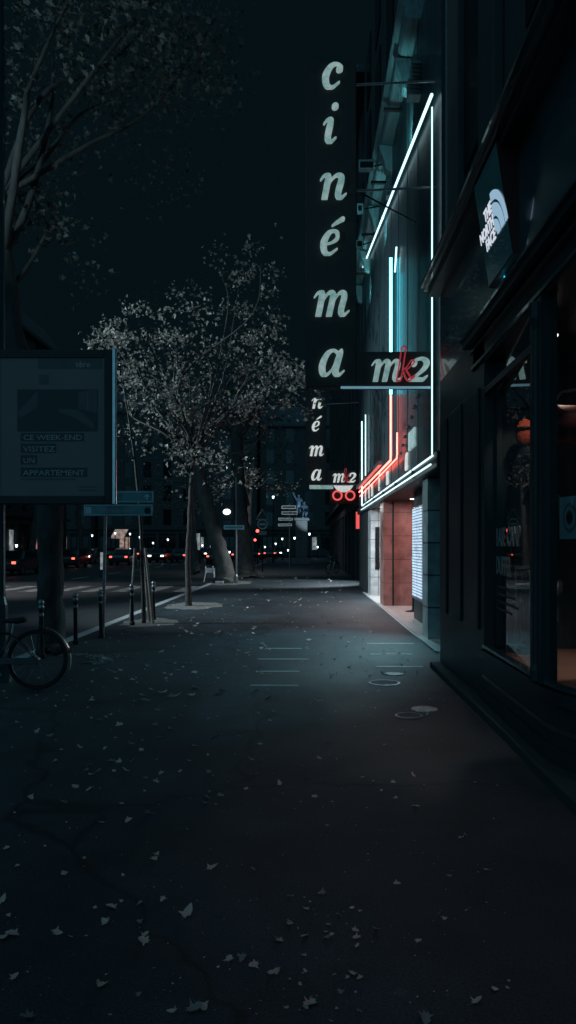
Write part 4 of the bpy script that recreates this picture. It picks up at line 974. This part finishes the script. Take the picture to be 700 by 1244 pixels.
# stanchion
sn = thing('rope_stanchion', 'thin dark rope stanchion on a round base in the cinema entrance', 'stanchion', (2.57, 17.8, 0.02))
MB().lathe([(.19, .02), (.19, .03), (.05, .055), (.025, .07)], (2.57, 17.8, 0), 20).build('base', M['iron'], sn)
MB().lathe([(.026, .07), (.026, 1.2)], (2.57, 17.8, 0), 12).build('post', M['iron'], sn)
MB().lathe([(.04, 1.2), (.045, 1.22), (.045, 1.28), (.03, 1.3), (.035, 1.33), (.001, 1.35)], (2.57, 17.8, 0), 12).build('finial', M['dull'], sn)
# small objects near threshold edge: metal edging
struct(MB().box(1.93, 1.968, 11.06, 25.2, .001, .03).build('threshold_kerb', M['granite'], bev=.006))

# ------------------------------------------------------------------ projecting signs
def cinema_sign(Y, dz, label, wall_x):
    t = thing('projecting_sign', label, 'sign', (.4, Y, 4.0), group='projecting cinema signs')
    ORG[t.name] = (.4, Y, 4.0)
    k = 11.5
    P = lambda px, py: V3(((px - CX) * k / F, Y, EYE + (CY - py) * k / F + dz))
    a, b = P(371, 470), P(433, 76)
    MB().box(a.x, b.x, Y, Y + .22, a.z, b.z).build('vertical_panel', M['signblack'], t, bev=.012)
    c, d = P(433, 470), P(523, 427)
    MB().box(c.x + .002, min(d.x, wall_x), Y, Y + .22, c.z, d.z).build('name_box', M['signblack'], t, bev=.012)
    for ch, cx, by, sz in [('c', 404, 109, .40), ('i', 402, 175, .40), ('n', 405, 243, .40), ('é', 404, 311, .395), ('m', 403, 385, .40), ('a', 403, 458, .425)]:
        g = glyph(ch, sz, .05); p = P(cx, by); g.xf(T(p.x - (g.span[0] + g.span[1]) / 2, Y - .052, p.z)); g.build('letter', M['letter'] if Y < 20 else M['letter2'], t)
    for ch, cx, by, sz, m_ in [('m', 470, 464, .345, 'letter'), ('k', 492, 464, .33, 'redneon'), ('2', 508.5, 464, .37, 'letter')]:
        g = glyph(ch, sz, .05, outline=.028 if ch == 'k' else 0); p = P(cx, by)
        g.xf(T(p.x - (g.span[0] + g.span[1]) / 2, Y - (.052 if ch != 'k' else .11), p.z)); g.build('letter', M[m_] if Y < 20 or ch == 'k' else M['letter2'], t)
    MB().box(a.x + .55, min(d.x, wall_x), Y - .03, Y - .004, c.z - .03, c.z + .004).build('light_strip', M['strip'] if Y < 20 else M['dull'], t)
    for py in (98, 228):
        q = P(433, py); MB().tube([(q.x, Y + .1, q.z), (XW + .05, Y + .1, q.z + .06)], .02, 8).build('support_rod', M['dull'], t)
    q = P(433, 228); MB().tube([(q.x, Y + .12, q.z + .02), (XW + .05, Y + 2.2, q.z + .4)], .014, 6).build('support_rod', M['iron'], t)
    q0, q1 = P(378, 75), P(431, 74.4); MB().tube([(q0.x - .02, Y + .1, b.z + .012), (b.x + .03, Y + .1, b.z + .012)], .012, 6).build('top_rail', M['dull'], t)
    return t
cinema_sign(11.5, 0, 'large black vertical sign with pale letters cinéma hung nearest on the cinema front', 1.93)
cinema_sign(28.3, -.13, 'farther black vertical sign with pale letters cinéma past the neon', 2.0)

# optician sign under the second cinema sign
Yo = 29.6
op = thing('optician_sign', 'optician sign with a pale half disc and two red glowing rings', 'sign', (at(418, 0, Yo).x, Yo, at(0, 600, Yo).z))
a = at(405, 585.5, Yo); b = at(430, 598, Yo); cx = (a.x + b.x) / 2; rr = (b.x - a.x) / 2
arc = [(cx + rr * math.cos(t_), a.z + (a.z - b.z) * math.sin(t_)) for t_ in np.linspace(PI, 2 * PI, 20)]
hp = MB().prism(arc, 1, Yo - .05, Yo + .05).build('half_disc', M['letter2'], op)
MB().box(at(376, 0, Yo).x, at(405, 0, Yo).x, Yo - .05, Yo + .1, at(0, 594, Yo).z, at(0, 588, Yo).z).build('side_bar', M['letter'], op, bev=.03)
MB().box(at(401, 0, Yo).x, at(436, 0, Yo).x, Yo + .06, Yo + .14, at(0, 612, Yo).z, at(0, 584, Yo).z).build('back_panel', M['signblack'], op)
MB().tube([(at(436, 0, Yo).x, Yo + .1, a.z), (2.35, Yo + .1, a.z)], .03, 6).build('arm', M['iron'], op)
for px in (410, 425.5):
    c = at(px, 602, Yo); r_ = 5.3 * Yo / F
    MB().tube([(c.x + r_ * math.cos(t_), Yo - .03, c.z + r_ * math.sin(t_)) for t_ in np.linspace(0, 2 * PI, 26, endpoint=False)], .035, 8, closed=True).build('ring', M['redring'], op, smooth=True)
MB().box(at(409, 0, Yo).x, at(425, 0, Yo).x, Yo - .056, Yo - .052, at(0, 590, Yo).z, at(0, 588.3, Yo).z).build('faint_line', M['notice'], hp)
# small red vertical lit sign beyond
rs = thing('red_lit_sign', 'narrow red glowing vertical sign on the wall past the cinema', 'sign', (2.1, 31, 0))
MB().box(2.02, 2.28, 30.6, 30.75, 2.25, 3.05).build('case', M['black'], rs, bev=.01)
MB().box(2.06, 2.24, 30.58, 30.597, 2.3, 3.0).build('lit_face', M['redring'], rs)

# ------------------------------------------------------------------ shop building (outdoor clothing shop)
sb = thing('shop_building', 'dark lacquered corner shop front with moulded cornices and a curved window', 'building', (2.2, 7, 0))
# front line, from the far pier to the curved corner
front = [(1.76, 9.72), (1.76, 7.32)]
curve = [(1.735, 5.36), (1.755, 5.16), (1.81, 4.98), (1.91, 4.83), (2.06, 4.73), (2.3, 4.68), (2.9, 4.66)]
def strip(pts, z0, z1, depth, name, m, parent=sb, out=0):
    """a wall strip following a plan line, depth towards +X/inside"""
    b_ = MB(); n_ = len(pts); nrm = []
    for i in range(n_):
        d = V3((*pts[min(i + 1, n_ - 1)], 0)) - V3((*pts[max(i - 1, 0)], 0)); d.normalize(); nrm.append(V3((d.y, -d.x, 0)) if True else 0)
    vs = []
    for (x, y), q in zip(pts, nrm):
        o_ = V3((x, y, 0)) + q * out; i_ = V3((x, y, 0)) - q * depth
        vs += [(o_.x, o_.y, z0), (o_.x, o_.y, z1), (i_.x, i_.y, z1), (i_.x, i_.y, z0)]
    fs = [(4 * i + k, 4 * i + (k + 1) % 4, 4 * i + 4 + (k + 1) % 4, 4 * i + 4 + k) for i in range(n_ - 1) for k in range(4)] + [(3, 2, 1, 0), tuple(4 * (n_ - 1) + k for k in range(4))]
    return b_.add(vs, fs).build(name, m, parent)
# normals: plan lines run from far to near (-Y), outside is -X : (d.y,-d.x) with d=(0,-1) -> (-1,0)
line1 = [(1.76, 7.32), (1.735, 5.62)]
pier_line = [(1.76, 9.72), (1.76, 7.32)]
strip(pier_line, 0, 3.75, .5, 'far_pier', M['shopwood'])
for (y0, y1) in ((9.2, 9.62), (8.35, 9.0), (7.5, 8.15)):
    MB().box(1.735, 1.758, y0, y1, .75, 3.2).build('pier_panel', M['shopwood'], sb, bev=.012)
full = [(1.76, 7.8), (1.76, 7.32), (1.735, 5.62), (1.72, 4.6), (1.70, 2.0), (1.70, -6)]
fullup = [(1.76, 9.72)] + full[1:]
lower = line1 + curve
strip(lower, .02, .5, .16, 'stall_riser', M['shopwood'])
strip(lower, .5, .58, .2, 'sill', M['shopwood'], out=.045)
strip(lower, .60, .625, .05, 'sill_bead', M['gloss'], out=.02)
strip(lower, .30, .335, .02, 'riser_moulding', M['gloss'], out=.018)
strip(lower, .06, .2, .02, 'riser_plinth', M['shopwood'], out=.03)
# lintel, fascia, cornices
strip(full, 3.42, 3.66, .4, 'lintel', M['shopwood'])
MB().box(2.1, 3.6, -6, 7.3, 3.505, 3.65).build('soffit', M['black'], sb)
for z, o_, h in ((3.44, .03, .03), (3.60, .05, .03)): strip(full, z, z + h, .02, 'lintel_moulding', M['gloss'], out=o_)
strip(full, 3.66, 3.72, .4, 'lower_cornice', M['shopwood'], out=.12)
strip(full, 3.722, 3.75, .3, 'cornice_lip', M['gloss'], out=.15)
strip(fullup, 3.752, 4.86, .3, 'fascia', M['fascia'])
strip(fullup, 4.862, 4.93, .4, 'upper_cornice', M['shopwood'], out=.16)
strip(fullup, 4.932, 4.975, .3, 'upper_cornice_lip', M['gloss'], out=.22)
strip(fullup, 4.977, 5.02, .3, 'upper_cornice_top', M['gloss'], out=.26)
MB().box(1.85, 9, -14, 9.7, 5.022, 20).build('upper_wall', M['stone2'], sb)
MB().box(2.7, 9, -14, 4.4, 0, 5.02).build('near_wall', M['stone2'], sb)
for y in (8.55, 6.9, 3.9): MB().box(1.74, 1.848, y, y + .62, 5.03, 20).build('pilaster', M['stone2'], sb, bev=.02)
for y in (7.45, 4.85):
    for z in (5.9, 9.4, 12.9):
        MB().box(1.82, 1.849, y + .1, y + 1.3, z, z + 2.2).build('upper_window', M['darkglass'], sb)
MB().tube([(1.80, 9.35, 5.05), (1.80, 9.35, 19)], .045, 8).build('downpipe', M['dull'], sb)
# step in front of the shop
struct(MB().prism([(1.63, 9.75), (1.63, 6.0), (1.60, 5.0), (1.62, 3.0), (1.62, -5), (2.8, -5), (2.8, 4.5), (1.8, 5.2), (1.8, 9.75)], 2, -.05, .075).build('shop_step', M['stone'], bev=.012))
# glazing
gA, gB = (1.865, 7.3), (1.735, 5.66)
gl = MB().add([(gA[0], gA[1], .6), (gB[0], gB[1], .6), (gB[0], gB[1], 3.42), (gA[0], gA[1], 3.42)], [(0, 1, 2, 3)]).build('shop_window', M['glass'], sb)
vs = []; cg = [(x + .03, y) for x, y in curve]
cgs = spline(cg, 5)
b_ = MB().add([(x, y, z) for (x, y) in cgs for z in (.6, 3.42)], [(2 * i, 2 * i + 2, 2 * i + 3, 2 * i + 1) for i in range(len(cgs) - 1)])
b_.build('curved_window', M['glass'], sb, smooth=True)
strip([(1.735, 5.64), (1.732, 5.37)], .6, 3.42, .09, 'mullion', M['shopwood'], out=.03)
MB().lathe([(.05, .6), (.05, .68), (.03, .72), (.03, 3.2), (.05, 3.28), (.05, 3.4)], (1.71, 5.5, 0), 12).build('mullion_colonnette', M['shopwood'], sb)
strip([(1.87, 7.3), (1.86, 7.22)], .6, 3.42, .05, 'window_jamb', M['shopwood'])
strip(line1, 3.1, 3.16, .05, 'transom', M['shopwood'])
# window bed and interior
MB().add([(1.78, 7.3, .585), (1.745, 5.6, .585), (1.76, 5.3, .585), (1.86, 4.98, .585), (2.1, 4.8, .585), (3.4, 4.75, .585), (3.4, 7.3, .585)], [(0, 1, 2, 3, 4, 5, 6)]).build('window_bed', M['wood'], sb)
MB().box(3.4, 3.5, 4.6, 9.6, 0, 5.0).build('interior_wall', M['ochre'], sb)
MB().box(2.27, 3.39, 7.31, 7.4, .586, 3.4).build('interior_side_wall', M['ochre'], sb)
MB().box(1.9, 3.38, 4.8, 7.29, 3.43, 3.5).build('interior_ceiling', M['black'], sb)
for x, y, z in ((1.95, 6.1, 3.25), (1.97, 5.85, 3.25), (2.1, 5.5, 3.2), (2.4, 6.5, 3.3)):
    s_ = MB().lathe([(.03, .0), (.035, .1), (.02, .14)], (x, y, z + .02), 10).build('spotlight', M['iron'], sb)
    MB().ball((x, y, z + .015), .022, 10, 6).build('spot_bulb', M['bulbwarm'], s_, smooth=True)
# lettering on the glass
gd = (V3((*gB, 0)) - V3((*gA, 0))).normalized(); ang = math.atan2(gd.y, gd.x)
def on_glass(m_, s_, z, name, m):
    p = V3((*gA, 0)) + gd * s_; m_.xf(Matrix.Rotation(ang, 4, 'Z')); m_.xf(T(p.x - .004, p.y, z)); m_.build(name, M[m], gl)
on_glass(text_mb('BASE CAMP', .24, .002, sx=.92, bold=.006), .06, 1.60, 'lettering', 'postertext')
on_glass(text_mb('DUFFEL', .24, .002, sx=.92, bold=.006), .06, 1.33, 'lettering', 'postertext')
for i in range(4):
    on_glass(MB().box(0, [.9, .95, 1.1, .8][i] * .95, -.001, .001, 0, .022), .08, 1.2 - i * .07, 'small_print', 'notice')
# notice in the curved window
nt_ = thing('window_notice', 'grey notice with a round emblem hung inside the curved shop window', 'notice', (1.86, 5.2, 0))
nA = V3((1.79, 5.33, 0)); nd = V3((.10, -.42, 0)).normalized(); an2 = math.atan2(nd.y, nd.x)
zc0 = 1.6 - (654 - CY) * -5.2 / F
nm = MB().box(0, .26, -.003, .003, 0, .30).xf(Matrix.Rotation(an2, 4, 'Z')).xf(T(nA.x + .03, nA.y - .02, at(0, 655, 5.25).z)); npl = nm.build('sheet', M['windownotice'], nt_)
for r0, m_, d_ in ((.105, 'poster', -.005), (.08, 'windownotice', -.007), (.052, 'postergrey', -.009), (.035, 'posterdark', -.011)):
    q = MB().add([(.13 + r0 * .82 * math.cos(t_), d_, .15 + r0 * math.sin(t_)) for t_ in np.linspace(0, 2 * PI, 28, endpoint=False)], [tuple(range(28))])
    q.xf(Matrix.Rotation(an2, 4, 'Z')).xf(T(nA.x + .03, nA.y - .02, at(0, 655, 5.25).z)); q.build('emblem', M[m_], npl)
q = MB().box(.15, .163, -.008, -.004, .235, .29).xf(Matrix.Rotation(an2, 4, 'Z')).xf(T(nA.x + .03, nA.y - .02, at(0, 655, 5.25).z)); q.build('white_mark', M['white'], npl)
# lit wedge sign on the fascia
wd = thing('blade_sign', 'tilted teal light box with a white half dome logo on the shop fascia', 'sign', (1.7, 6.45, 4.0))
yN, yF = 6.05, 6.86
def face_pt(s_, t_):   # s 0 far ..1 near, t 0 bottom .. 1 top
    return V3((1.695 - .14 * t_, yF + (yN - yF) * s_, 3.985 + .93 * t_))
top0, top1, bo0, bo1 = face_pt(0, 1), face_pt(1, 1), face_pt(0, 0), face_pt(1, 0)
bk = lambda p: (1.758, p.y, p.z)
MB().add([bo0, bo1, top1, top0, bk(bo0), bk(bo1), bk(top1), bk(top0)], [(0, 1, 2, 3), (3, 2, 6, 7), (0, 4, 5, 1), (1, 5, 6, 2), (0, 3, 7, 4)]).build('box', M['darkred'], wd)
nrm = (bo1 - bo0).cross(top0 - bo0).normalized(); nrm = nrm if nrm.x < 0 else -nrm
ff = [face_pt(.015, .015) + nrm * .003, face_pt(.985, .015) + nrm * .003, face_pt(.985, .985) + nrm * .003, face_pt(.015, .985) + nrm * .003]
fo = MB().add(ff, [(0, 1, 2, 3)]).build('face', M['signteal2'], wd)
ux = (bo1 - bo0).normalized(); uz = (top0 - bo0).normalized()
def on_face(m_, s_, t_, name, m, lift=.006):
    o_ = face_pt(s_, t_) + nrm * lift
    m_.v = [tuple(o_ + ux * v[0] + uz * v[2] + nrm * (-v[1])) for v in m_.v]; m_.build(name, m, fo)
for i, wd_ in enumerate(('THE', 'NORTH', 'FACE')):
    q = text_mb(wd_, .135, .004, bold=.003); w0 = max(v[0] for v in q.v); q.xf(T(.42 - w0, 0, 0)); on_face(q, .02, .56 - i * .125, 'lettering', M['logowhite'])
for r0, r1 in ((.30, .375), (.17, .275), (.05, .145)):
    arc = [(r1 * math.cos(t_), r1 * math.sin(t_)) for t_ in np.linspace(0, PI / 2, 14)] + [(r0 * math.cos(t_), r0 * math.sin(t_)) for t_ in np.linspace(PI / 2, 0, 14)]
    q = MB().prism(arc, 1, -.004, 0); on_face(q, .56, .31, 'half_dome', M['logoblue'])
# goods in the window
mn = thing('mannequin', 'shop mannequin in a black jacket with an orange hood and dark goggles', 'mannequin', (2.08, 7.0, .586))
mx, my, mz = 2.08, 7.0, .6
k = 1.22
pts = [(mx, my, mz + 1.0 * k, .15), (mx, my, mz + 1.25 * k, .17), (mx, my, mz + 1.45 * k, .16), (mx, my, mz + 1.56 * k, .07), (mx, my, mz + 1.62 * k, .06), (mx - .2, my, mz + 1.45 * k, .09), (mx - .26, my - .05, mz + 1.1 * k, .07), (mx - .24, my - .12, mz + .85 * k, .05), (mx + .2, my, mz + 1.45 * k, .09), (mx + .26, my - .05, mz + 1.1 * k, .07), (mx + .24, my - .12, mz + .85 * k, .05), (mx - .1, my, mz + .85 * k, .11), (mx - .1, my, mz + .45 * k, .08), (mx - .1, my, mz + .05, .06), (mx + .1, my, mz + .85 * k, .11), (mx + .1, my, mz + .45 * k, .08), (mx + .1, my, mz + .05, .06)]
pts = [(mx - (y - my) * 1, my + (x - mx), z, q) for x, y, z, q in pts]
skinfig('body', pts, [(0, 1), (1, 2), (2, 3), (3, 4), (2, 5), (5, 6), (6, 7), (2, 8), (8, 9), (9, 10), (0, 11), (11, 12), (12, 13), (0, 14), (14, 15), (15, 16)], M['cloth'], mn)
hz = at(0, 527, 7.0).z
hd_ = MB().ball((mx - .02, my - .02, hz), (.085, .10, .14), 16, 12).build('hood', M['orange'], mn, smooth=True)
MB().ball((mx - .03, my - .04, hz + .035), (.088, .098, .026), 16, 8).build('goggles', M['darkglass'], hd_, smooth=True)
MB().tube([(mx, my, mz + 1.6 * k), (mx - .02, my - .02, hz - .08)], .05, 8).build('neck', M['cloth'], mn)
bg = thing('duffel_bag', 'dark red duffel bag hanging high in the curved shop window', 'bag', (2.1, 5.9, 2.1))
c = at(682, 515, 5.7)
MB().lathe([(.02, -.27), (.13, -.26), (.155, -.22), (.15, 0), (.155, .22), (.13, .26), (.02, .27)], (c.x + .12, c.y + .05, c.z), 18, 0).build('barrel', M['redbag'], bg, smooth=True)
MB().tube([(c.x - .06, c.y + .05, c.z + .16), (c.x + .0, c.y - .02, c.z + .24), (c.x + .12, c.y - .03, c.z + .26), (c.x + .25, c.y - .02, c.z + .24), (c.x + .32, c.y + .05, c.z + .16)], .012, 8).build('handle', M['winwarm'] if False else M['postertext'], bg)
MB().tube([(c.x + .12, c.y - .0, c.z + .26), (c.x + .12, c.y, 3.43)], .004, 5).build('hanging_wire', M['dull'], bg)
st_ = thing('display_stand', 'small pale wire framed display stand on the shop window bed', 'display stand', (2.1, 6.6, .586))
a = at(621, 709, 6.9); b = at(638, 691, 6.9); mb = MB()
for x in (a.x, b.x):
    for y in (6.75, 7.05): mb.tube([(x, y, .586), (x, y, b.z)], .009, 6)
mb.box(a.x - .01, b.x + .01, 6.74, 7.06, b.z, b.z + .03)
mb.tube([(a.x, 6.75, a.z), (b.x, 6.75, a.z)], .009, 6)
mb.build('frame', M['dull'], st_)
MB().box(a.x + .01, b.x - .01, 6.77, 7.03, a.z - .05, a.z - .03).build('shelf', M['notice'], st_)

# ------------------------------------------------------------------ added and assumed street lamps that light the pavement
def added_street_lamp(x, y, h, label, power, color, reach, aim, size=R(95), head_in=1.6, blend=.7):
    t = thing('added_street_lamp', label, 'street lamp', (x, y, 0), group='added tall shaded street lamps')
    zb = -.12 if x < -4 else 0
    MB().lathe([(.11, zb), (.11, .5), (.06, .62), (.045, h)], (x, y, 0), 12).build('pole', M['iron'], t)
    hx = x + reach
    MB().tube([(x, y, h - .1), (x + reach * .4, y, h + .3), (hx, y, h + .3)], .035, 8).build('arm', M['iron'], t)
    MB().lathe([(.26, h + .12), (.22, h + .26), (.08, h + .34)], (hx, y, 0), 18).build('lamp_shade', M['iron'], t)
    MB().lathe([(.1, h + .2), (.09, h + .23)], (hx, y, 0), 12).build('lamp_bulb', M['bulb'], t)
    l = bpy.data.lights.new('added_street_lamp_light', 'SPOT'); l.energy = power; l.color = color; l.spot_size = size; l.spot_blend = blend; l.shadow_soft_size = .12
    o = bpy.data.objects.new('added_street_lamp_light', l); col.objects.link(o); o.location = (hx, y, h + .1)
    d = V3(aim) - V3((hx, y, h + .1)); o.rotation_euler = d.to_track_quat('-Z', 'Y').to_euler()
added_street_lamp(-20.8, 15.5, 10, 'added street lamp out of view on the far pavement, lighting the slim tree', 32000, (.68, .91, 1), 1.5, (-2.9, 18.8, 4.2), R(42), blend=.75)  # added lamp, put out of view to light the slim tree and kerb
added_street_lamp(-15.5, 29.5, 10, 'assumed street lamp beyond the picture edge over the zebra crossing', 3600, (.95, .93, .95), .8, (-12.5, 29.5, 0), R(70))  # unseen lamp, assumed from the lit stripes of the crossing
added_street_lamp(-4.4, 46, 8, 'assumed street lamp past the two thick trunks', 900, (.9, .95, 1), .6, (-3, 47.5, 2), R(130))  # assumed lamp, added to light the far leaf clumps and sign plates

def lamp(name, kind, loc, energy, color, size=.1, aim=None, spot=None, blend=.5, sy=None):
    l = bpy.data.lights.new(name, kind); l.energy = energy; l.color = color
    if kind == 'AREA':
        l.size = size
        if sy: l.shape = 'RECTANGLE'; l.size_y = sy
    else: l.shadow_soft_size = size
    if kind == 'SPOT': l.spot_size = spot; l.spot_blend = blend
    o = bpy.data.objects.new(name, l); col.objects.link(o); o.location = loc
    if aim is not None:
        o.rotation_euler = (V3(aim) - V3(loc)).to_track_quat('-Z', 'Y').to_euler()
    return o
# cinema lobby downlights
lamp('lobby_light', 'AREA', (2.7, 17.9, 2.74), 30, (1, .58, .54), .25, (2.7, 17.9, 0), sy=1.6)
lamp('lobby_light', 'AREA', (2.4, 21.9, 2.74), 130, (.85, .96, 1), .2, (2.3, 21.9, 0), sy=1.8)
# added spots without fixtures at the canopy edge, aimed to pool light on the pavement
lamp('canopy_fill_light', 'SPOT', (1.9, 14.2, 2.75), 400, (.36, .86, 1), .08, (-.1, 12.1, 0), R(78), .9)
lamp('canopy_fill_light', 'SPOT', (1.9, 24.2, 2.75), 300, (.8, .97, 1), .08, (-.6, 31.5, 0), R(46), .6)
# shop window spots
lamp('window_spot', 'SPOT', (2.0, 6.0, 3.2), 90, (1, .72, .6), .03, (1.95, 6.0, .6), R(70), .8)
lamp('window_spot', 'SPOT', (2.0, 6.3, 3.2), 16, (1, .85, .75), .03, (mx - .03, my - .05, hz), R(34), .6)
lamp('window_spot', 'SPOT', (2.15, 5.35, 3.2), 14, (1, .7, .58), .03, (2.05, 5.2, .6), R(60), .8)
# added warm spot, no fixture, out of view: assumed shop spill tinting the near pavement
lamp('warm_fill_light', 'SPOT', (2.45, 2.6, 2.9), 26, (1, .62, .58), .2, (.45, 3.5, 0), R(60), 1)
# teal projectors washing the cornice
for y in (14.0, 18.5, 23.0): lamp('projector_light', 'SPOT', (1.80, y, 9.3), 80, (.3, .85, .9), .06, (1.86, y + 1.6, 11), R(120), .8)
lamp('pavement_light', 'SPOT', (2.0, 31.8, 3.6), 1300, (.85, .97, 1), .1, (-.2, 31.9, 0), R(96), .5)  # unseen lamp added for the bright strip of pavement past the cinema
lamp('fascia_fill_light', 'AREA', (1.715, 6.5, 3.96), 3, (.1, .75, .95), .05, (1.752, 6.6, 3.76), sy=.5)  # added teal area light under the blade sign, washing the fascia
lamp('crown_fill_light', 'SPOT', (lx - 1.3, 8.5, 6.6), 120, (.55, .88, 1), .12, (-2.8, 11.3, 9.3), R(140), .6)  # added upward fill for the near tree crown, set well below the lantern
# assumed flood on the monument, its source unseen
lamp('assumed_monument_flood', 'SPOT', (1.2, 60, .3), 1800, (.6, .85, 1), .1, (0, 65, 5), R(30), .6)

# ------------------------------------------------------------------ sky, moon, camera
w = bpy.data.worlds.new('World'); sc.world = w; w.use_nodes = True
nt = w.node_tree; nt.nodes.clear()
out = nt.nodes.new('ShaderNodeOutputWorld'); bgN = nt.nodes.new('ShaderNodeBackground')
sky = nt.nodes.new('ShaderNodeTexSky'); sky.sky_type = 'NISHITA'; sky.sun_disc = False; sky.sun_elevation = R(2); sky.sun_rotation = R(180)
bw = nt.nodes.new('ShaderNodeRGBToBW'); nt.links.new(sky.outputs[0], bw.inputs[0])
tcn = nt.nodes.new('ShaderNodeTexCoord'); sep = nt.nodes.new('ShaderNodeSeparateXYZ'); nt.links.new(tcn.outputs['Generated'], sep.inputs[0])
# ambient fill shaped into the sky: strongest overhead and behind the photographer, nearly nothing down the avenue
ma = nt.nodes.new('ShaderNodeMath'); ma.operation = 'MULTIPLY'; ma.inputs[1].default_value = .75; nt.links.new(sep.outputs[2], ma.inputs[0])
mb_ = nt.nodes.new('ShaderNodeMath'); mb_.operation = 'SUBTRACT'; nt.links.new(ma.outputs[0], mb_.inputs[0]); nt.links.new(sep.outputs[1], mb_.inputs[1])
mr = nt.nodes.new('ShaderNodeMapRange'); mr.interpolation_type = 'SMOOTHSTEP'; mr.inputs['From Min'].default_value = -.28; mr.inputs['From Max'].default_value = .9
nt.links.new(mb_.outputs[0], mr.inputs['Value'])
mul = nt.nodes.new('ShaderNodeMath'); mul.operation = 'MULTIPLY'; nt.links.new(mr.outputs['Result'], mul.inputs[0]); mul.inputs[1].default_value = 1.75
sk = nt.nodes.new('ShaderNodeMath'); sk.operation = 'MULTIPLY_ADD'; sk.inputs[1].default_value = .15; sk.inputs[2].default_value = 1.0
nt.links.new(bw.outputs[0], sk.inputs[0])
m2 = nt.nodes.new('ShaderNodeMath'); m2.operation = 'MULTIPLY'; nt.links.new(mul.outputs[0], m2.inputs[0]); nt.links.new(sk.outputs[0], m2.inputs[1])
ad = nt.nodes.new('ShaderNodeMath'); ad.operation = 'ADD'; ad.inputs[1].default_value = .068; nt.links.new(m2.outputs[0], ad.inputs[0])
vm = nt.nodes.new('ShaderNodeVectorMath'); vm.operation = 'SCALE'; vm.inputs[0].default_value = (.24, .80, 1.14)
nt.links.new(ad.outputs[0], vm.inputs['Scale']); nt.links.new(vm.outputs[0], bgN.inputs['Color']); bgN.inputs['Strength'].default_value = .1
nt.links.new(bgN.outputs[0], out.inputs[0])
sun = bpy.data.lights.new('moon', 'SUN'); sun.energy = .004; sun.angle = R(12); sun.color = (.6, .85, 1)
so = bpy.data.objects.new('moon', sun); col.objects.link(so); so.location = (0, 0, 40); so.rotation_euler = (R(60), 0, R(0))

cam = bpy.data.cameras.new('camera'); co_ = bpy.data.objects.new('camera', cam); col.objects.link(co_)
co_.location = (0, 0, EYE); co_.rotation_euler = (R(90), 0, 0)
cam.sensor_fit = 'HORIZONTAL'; cam.sensor_width = 36; cam.lens = 36 * F / 700
cam.shift_x = (350 - CX) / 700; cam.shift_y = (CY - 622) / 700; cam.clip_start = .1; cam.clip_end = 2000
sc.camera = co_
sc.view_settings.view_transform = 'Standard'; sc.view_settings.look = 'None'; sc.view_settings.exposure = 0; sc.view_settings.gamma = 1; sc.view_settings.use_curve_mapping = False
cy = sc.cycles
cy.use_denoising = True; cy.max_bounces = 6; cy.diffuse_bounces = 3; cy.glossy_bounces = 4; cy.transparent_max_bounces = 12
cy.caustics_reflective = False; cy.caustics_refractive = False; cy.sample_clamp_indirect = 2.5; cy.sample_clamp_direct = 0
cy.use_light_tree = True
